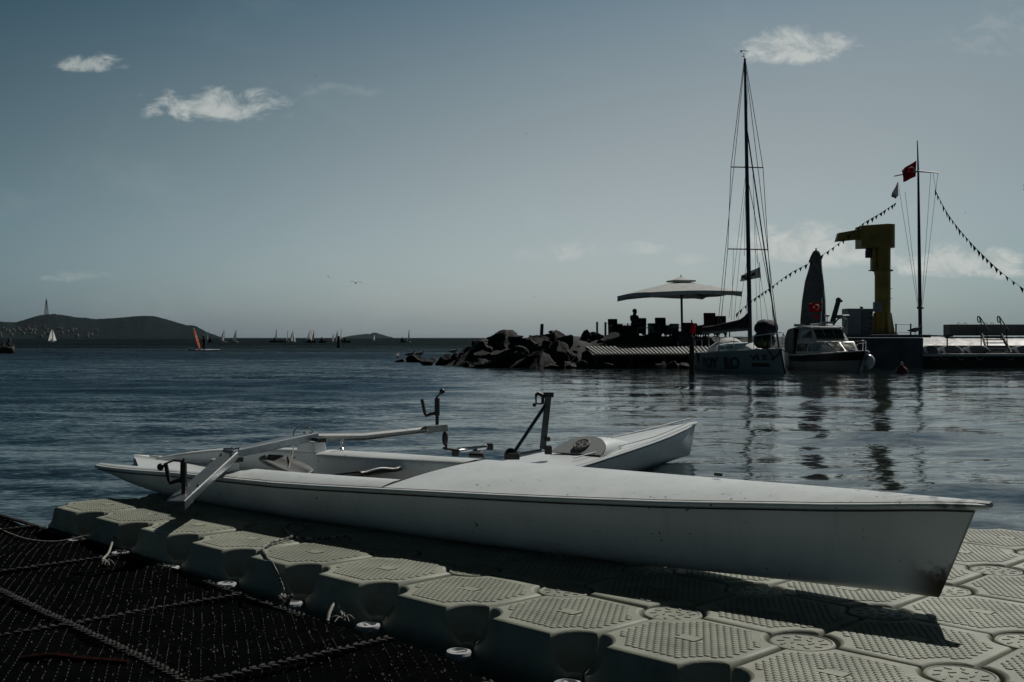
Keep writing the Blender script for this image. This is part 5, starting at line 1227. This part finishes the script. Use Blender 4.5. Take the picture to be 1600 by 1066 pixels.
# ------------------------------------------------------------------ boats out in the bay
def sail_dinghy(px, py_base, py_top, label, yaw, jib=False):
    wing = 'lone dinghy' in label
    Z = (HC) * F / (py_base - YH); p = Vector(((px - 800) / F * Z, Z, 0)); H = (py_base - 1 - py_top) / F * Z; s = H / 4.7
    t = thing('sailing_dinghy', label, 'dinghy', p, 'sailing dinghies out in the bay'); Q = Matrix.Translation(p) @ Matrix.Rotation(yaw, 4, 'Z') @ Matrix.Scale(s, 4)
    m = MB(Q); rows = []
    for u, w in ((-1.7, .45), (-1, .6), (0, .65), (1.0, .45), (1.8, .05)): rows.append([(u, w, .38), (u, w * .85, .1), (u, 0, -.1), (u, -w * .85, .1), (u, -w, .38), (u, 0, .42)])
    m.grid(rows, True); m.add(rows[0], [tuple(range(6))]); m.build('hull', mat('dinghy_hull', (.34, .35, .35), None, 1, .5), t, 40)
    MB(Q).tube([(.75, 0, .4), (.70, 0, 4.7)], [.05, .03], 6).build('mast', M_DARKMETAL, t)
    m = MB(Q); rows = []
    for v in np.linspace(0, 1, 8):
        w = 1.75 * (1 - v) ** .8 + .05; rows.append([((.68 - w * u, .22 * math.sin(u * 3.0) * (1 - v * .5), .75 + 3.9 * v) if not wing else (.66 - .25 * u, .10 + w * .75 * u, .55 + 4.1 * v)) for u in np.linspace(0, 1, 6)])
    m.grid(rows); m.build('mainsail', M_SAIL, t, 60)
    if jib:
        m = MB(Q); m.grid([[((1.75 - .95 * v - (1.2 * (1 - v)) * u, .15 * math.sin(u * 3), .6 + 3.5 * v) if not wing else (.9 - .1 * v, -.12 - (1.25 * (1 - v)) * u, .55 + 3.8 * v)) for u in np.linspace(0, 1, 5)] for v in np.linspace(0, 1, 7)]); m.build('jib', M_SAIL, t, 60)
    m = MB(Q); m.ball((-.8, -.3, .75), (.22, .24, .42), 10, 7); m.ball((-.8, -.3, 1.25), .13, 8, 6)
    m.tube([(-.75, -.3, .95), (-.4, -.2, .75)], .06, 6); m.tube([(-.8, -.1, .5), (-.3, .1, .5), (-.2, .1, .3)], .09, 6)
    c = thing('person', 'person in dark clothes sailing the ' + label, 'person', p, 'dinghy sailors out in the bay'); c['label'] = 'dark-clad sailor aboard the ' + label; m.build('body', M_DARKCLOTH, c)
for px, yb, yt, lab, yaw, jib in ((80.5, 535, 513, 'lone dinghy under the hilly island, sails spread both ways', 1.45, True), (325, 534.6, 516, 'thin sail right of the windsurfer', 1.5, False), (348, 535.5, 514, 'broad sail at the tip of the island', .9, False), (367, 535.5, 514, 'second sail past the island tip', 1.1, False),
        (431, 535, 513, 'solitary sail left of the fleet', 1.45, False), (449, 535, 515, 'thin sail at the left of the fleet', 1.6, False), (456, 536, 515, 'fork-shaped sail in the fleet', .8, True), (483, 536, 513, 'left sail of the fleet middle', .7, False), (486.5, 535.4, 514, 'middle sail of the fleet middle', .4, False), (489, 535.8, 515, 'right sail of the fleet middle', 1.2, False),
        (520, 535, 520, 'short sail left of the dark post', .9, False), (526, 535.6, 515, 'tall sail just left of the dark post', 1.0, False), (532.5, 535, 513, 'thin sail behind the dark post', 1.55, False), (584.5, 532.5, 522.5, 'tiny sail before the far islet', .6, False), (638.5, 535.2, 514, 'thin sail alone near the breakwater tip', 1.3, False)):
    sail_dinghy(px, yb, yt, lab, yaw, jib)
def tender(x0, x1, yb, label):
    Z = HC * F / (yb - YH); p = Vector(((x0 + x1 - 1600) / 2 / F * Z, Z, 0)); w = (x1 - x0) / F * Z / 2
    t = thing('motor_tender', label, 'boat', p, 'low tenders among the dinghy fleet')
    rows = []
    for u, q in ((-1, .7), (-.5, 1), (.3, .95), (.8, .5), (1, .1)): rows.append([p + Vector((u * w, q * .8, .55)), p + Vector((u * w, q * .7, 0)), p + Vector((u * w, -q * .7, 0)), p + Vector((u * w, -q * .8, .55)), p + Vector((u * w, 0, .5))])
    m = MB(); m.grid(rows, True); m.add(rows[0], [tuple(range(5))]); m.build('hull', M_BLACK, t, 30)
    m = MB(); m.box(p + Vector((-w * .3, 0, .7)), (.7, .5, .4)); m.tube([p + Vector((-w * .35, 0, .7)), p + Vector((-w * .35, 0, 1.2))], .15, 8); m.ball(p + Vector((-w * .35, 0, 1.33)), .13, 8, 6); m.build('console_and_helm', M_DARKCLOTH, t)
for x0, x1, yb, lab in ((326, 333, 535.5, 'low dark tender left of the broad sail'), (421, 446, 535.5, 'long dark tender at the left of the fleet'), (478, 494, 536, 'dark tender under the middle sails'), (499, 511, 536.2, 'small dark tender between the middle sails and the post'), (534, 549, 535.8, 'dark tender right of the post'), (626, 634, 535.5, 'dark tender beside the lone thin sail')):
    tender(x0, x1, yb, lab)
def dark_post():
    p = on(529, 543.5, 0); s = p.y / F; t = thing('marker_post', 'stout dark marker post standing in the bay in front of the dinghies', 'post', p)
    MB().lathe([(2.6 * s, -.5), (2.5 * s, 8 * s), (2.2 * s, 17 * s), (1.2 * s, 18.5 * s), (0, 18.6 * s)], p, 12).build('post_body', M_BROWNWOOD, t); MB().lathe([(2.9 * s, 12 * s), (2.9 * s, 13 * s)], p, 12).build('collar', M_BLACK, t)
dark_post()
def windsurfer():
    p = on(316, 548.5, 0); s = p.y / F; t = thing('windsurf_board', 'white windsurf board with a raised orange sail out in the bay', 'windsurf board', p)
    def q(x, y, dy=0.0): return at(x, y, p.y + dy)
    rows = []
    for x, w in ((294, .06), (300, .25), (312, .36), (330, .34), (340, .22), (344, .04)): rows.append([q(x, 547, 0) + Vector((0, w * math.cos(a), .07 * math.sin(a) + (.06 if x < 300 else 0))) for a in np.linspace(0, 2 * math.pi, 10, endpoint=False)])
    m = MB(); m.grid(rows, True); m.build('board', M_WHITE, t, 60)
    MB().tube(curve([q(313.5, 547), q(309, 540), q(305, 528), q(302.5, 512.5)], 5), .025, 6).build('mast', M_BLACK, t)
    rows = []
    for k, (y, x0, x1) in enumerate(((545.5, 311.5, 313), (540, 308.5, 312.5), (534, 306.2, 311.2), (527, 304.3, 309), (520, 302.9, 306.3), (512.5, 301.8, 303.2))): rows.append([q(x0 + (x1 - x0) * u, y, .9 * u + .15 * math.sin(3 * u)) for u in np.linspace(0, 1, 6)])
    m = MB(); m.grid(rows); m.build('sail', M_ORANGE, t, 60)
    fw = Vector((.25, -1, 0)).normalized() * .05
    for k, (a0_, a1_) in enumerate(((3, 3.35), (4.6, 5))):
        rr_ = []
        for a_ in (a0_, a1_):
            i_ = min(int(a_), 4); rr_.append([rows[i_][j_].lerp(rows[i_ + 1][j_], a_ - i_) + fw for j_ in range(6)])
        m = MB(); m.grid(rr_); m.build('sail_panel', M_SAIL, t, 60)
    MB().tube(curve([q(306, 535), q(312, 534.2, -.25), q(317, 534.5, .3)], 4), .02, 6).build('wishbone', M_BLACK, t)
    J = {}
    def put(n, x, y, dy=0.0): J[n] = q(x, y, dy)
    put('pelvis', 319, 536.5); put('chest', 319.3, 531.5); put('neck', 318.6, 528.6); put('head', 318, 526.6); put('crown', 318, 525.4)
    for n, d in (('L', .16), ('R', -.16)):
        put('sh' + n, 319 - d * 3, 529.8, d * 1.1); put('el' + n, 316.5, 532.5, d * 1.5); put('ha' + n, 313.8, 534, d * 1.2)
        put('hip' + n, 319 - d * 3, 537.3, d * .7); put('kn' + n, 317.8 - d * 8, 541.5, d * 1.2); put('an' + n, 319 - d * 9, 546, d * 1.3); put('toe' + n, 316.5 - d * 9, 546.6, d * 1.4)
    person('person in a dark wetsuit standing on the windsurf board holding the orange sail', J, 1.45, scale=.98)
windsurfer()
def rowing_dinghy():
    p = on(5, 552, 0); s = p.y / F; t = thing('open_boat', 'small dark open boat with two people at the left edge of the bay', 'boat', p)
    def q(x, y, dy=0.0): return at(x, y, p.y + dy)
    rows = []
    for x, w in ((-45, .45), (-30, .7), (0, .75), (12, .6), (19, .35), (22.5, .04)): rows.append([q(x, 543 if x < 12 else 542, w), q(x, 550, w * .8), q(x, 555, 0), q(x, 550, -w * .8), q(x, 543 if x < 12 else 542, -w)])
    m = MB(); m.grid(rows); m.build('hull', M_BROWNWOOD, t, 50, solid=.03)
    MB().tube(curve([q(12, 543.4, -.6), q(18, 542.6, -.35), q(22.5, 542.5, 0)], 4), .035, 6).build('gunwale', M_WHITE, t)
    for x in (0, 10): MB().bar(q(x, 545, -.6), q(x, 545, .6), .2, .04).build('thwart', M_BROWNWOOD, t, 0)
    person('dark-haired person in black sitting taller in the small boat, pale collar', seated(q(14, 543.5), 1.2, .86), 1.3, scale=.92)
    person('lower seated person with a pale sleeve at the left edge of the small boat', seated(q(4, 545.5), 1.4, .70), 1.3, scale=.78)
rowing_dinghy()

# ------------------------------------------------------------------ gulls
def standing_gull(p, s, yaw, label):
    t = thing('gull', label, 'gull', p, 'gulls standing about the harbour'); Q = Matrix.Translation(p) @ Matrix.Rotation(yaw, 4, 'Z') @ Matrix.Scale(s, 4)
    m = MB(Q); rows = []
    for x, z, r in ((-.30, .14, .012), (-.20, .15, .04), (-.08, .16, .075), (.04, .175, .085), (.13, .205, .062), (.17, .25, .042), (.19, .285, .044), (.215, .30, .040), (.245, .295, .016)): rows.append([(x, r * .9 * math.cos(a), z + r * math.sin(a)) for a in np.linspace(0, 2 * math.pi, 12, endpoint=False)])
    m.grid(rows, True); m.add(rows[0], [tuple(range(12))]); m.build('body', M_GULL, t, 60)
    MB(Q).tube([(.24, 0, .295), (.285, 0, .285), (.295, 0, .275)], [.012, .008, .003], 6).build('beak', mat('gull_bill', (.3, .2, .03), None, 9, .6), t)
    for sg in (-1, 1): MB(Q).tube([(.0, sg * .03, .10), (.01, sg * .03, .0), (.05, sg * .035, -.002)], .007, 5).build('leg', mat('gull_bill', (.3, .2, .03)), t)
for px, py, Z, s, yaw, lab in ((1430, 523, 46.4, 1.15, .15, 'gull standing on the quay at the foot of the flagpole'), (621, 561.5, 58, 1.1, 1.4, 'gull sitting at the outer end of the low reef'), (641, 559, 58, 1.1, .3, 'middle gull on the low reef'), (656, 558.5, 58, 1.1, .2, 'inner gull on the low reef, facing right'), (709, 554, 52, .9, .2, 'gull perched where the reef meets the breakwater')):
    standing_gull(at(px, py, Z), s, yaw, lab)
def flying_gull(px, py, wpx, span, roll, yaw, lab, flap=.25):
    Z = span * F / wpx; p = at(px, py, Z); t = thing('gull', lab, 'gull', p, 'gulls in flight')
    Q = Matrix.Translation(p) @ Matrix.Rotation(yaw, 4, 'Z') @ Matrix.Rotation(roll, 4, 'Y') @ Matrix.Scale(span, 4)
    m = MB(Q); rows = []
    for y, r in ((-.20, .005), (-.13, .03), (0, .05), (.10, .042), (.16, .03), (.20, .008)): rows.append([(r * math.cos(a), y, r * .9 * math.sin(a)) for a in np.linspace(0, 2 * math.pi, 10, endpoint=False)])
    m.grid(rows, True); m.build('body', M_GULL, t, 60)
    for sg in (-1, 1):
        m = MB(Q); rows = []
        for u, y0, y1, z in ((0, .07, -.06, .02), (.12, .09, -.05, .02 + flap * .16), (.25, .10, -.02, .02 + flap * .24), (.38, .05, -.04, .02 + flap * .18), (.5, -.05, -.09, .02 + flap * .02)): rows.append([(sg * u, y0, z), (sg * u, (y0 + y1) / 2, z + .012), (sg * u, y1, z), (sg * u, (y0 + y1) / 2, z - .006)])
        m.grid(rows, True); m.build('wing', M_GULL, t, 60)
for a in ((556, 442.5, 22, 1.2, .05, .4, 'large gull gliding low over the sea in mid picture', .35), (513, 432.5, 6, 1.1, .5, 1.0, 'small distant gull just left above the large gliding gull', .6), (473, 260, 5, 1.1, .4, .3, 'distant gull high in the sky left of centre', .5), (492, 117.5, 5, 1.1, .9, .6, 'distant gull highest in the sky, right of the big left cloud', .5),
        (823, 209.5, 7, 1.1, .15, .2, 'distant gull in the clear sky at the centre', .4), (735, 447, 5, 1.1, .3, .3, 'tiny gull low above the breakwater tip', .5), (835, 463.5, 5, 1.1, .3, .8, 'tiny gull low left of the open parasol', .5), (1508, 333, 6, 1.1, .2, .2, 'distant gull behind the right string of pennants', .5), (328, 404, 5, 1.1, .3, .2, 'tiny gull low over the sea on the left', .5),
        (1601, 296, 16, 1.2, 1.0, .5, 'nearer dark gull banking at the right edge of the sky', .5), (758, 498, 5, 1.1, .3, .2, 'tiny gull skimming above the domed boulder', .5)):
    flying_gull(*a)

# ------------------------------------------------------------------ sea haze
def haze():
    m = bpy.data.materials.new('sea_haze'); m.use_nodes = True; n = m.node_tree; n.nodes.remove(n.nodes['Principled BSDF'])
    v = n.nodes.new('ShaderNodeVolumePrincipled'); v.inputs['Color'].default_value = (.80, .93, 1.0, 1); v.inputs['Density'].default_value = HAZE; v.inputs['Anisotropy'].default_value = .3
    n.links.new(v.outputs[0], n.nodes['Material Output'].inputs['Volume'])
    o = MB().box((0, 7800, 46), (17000, 16000, 97)).build('haze', m, None, 0); o['kind'] = 'stuff'
HAZE = 1.0e-5
haze()
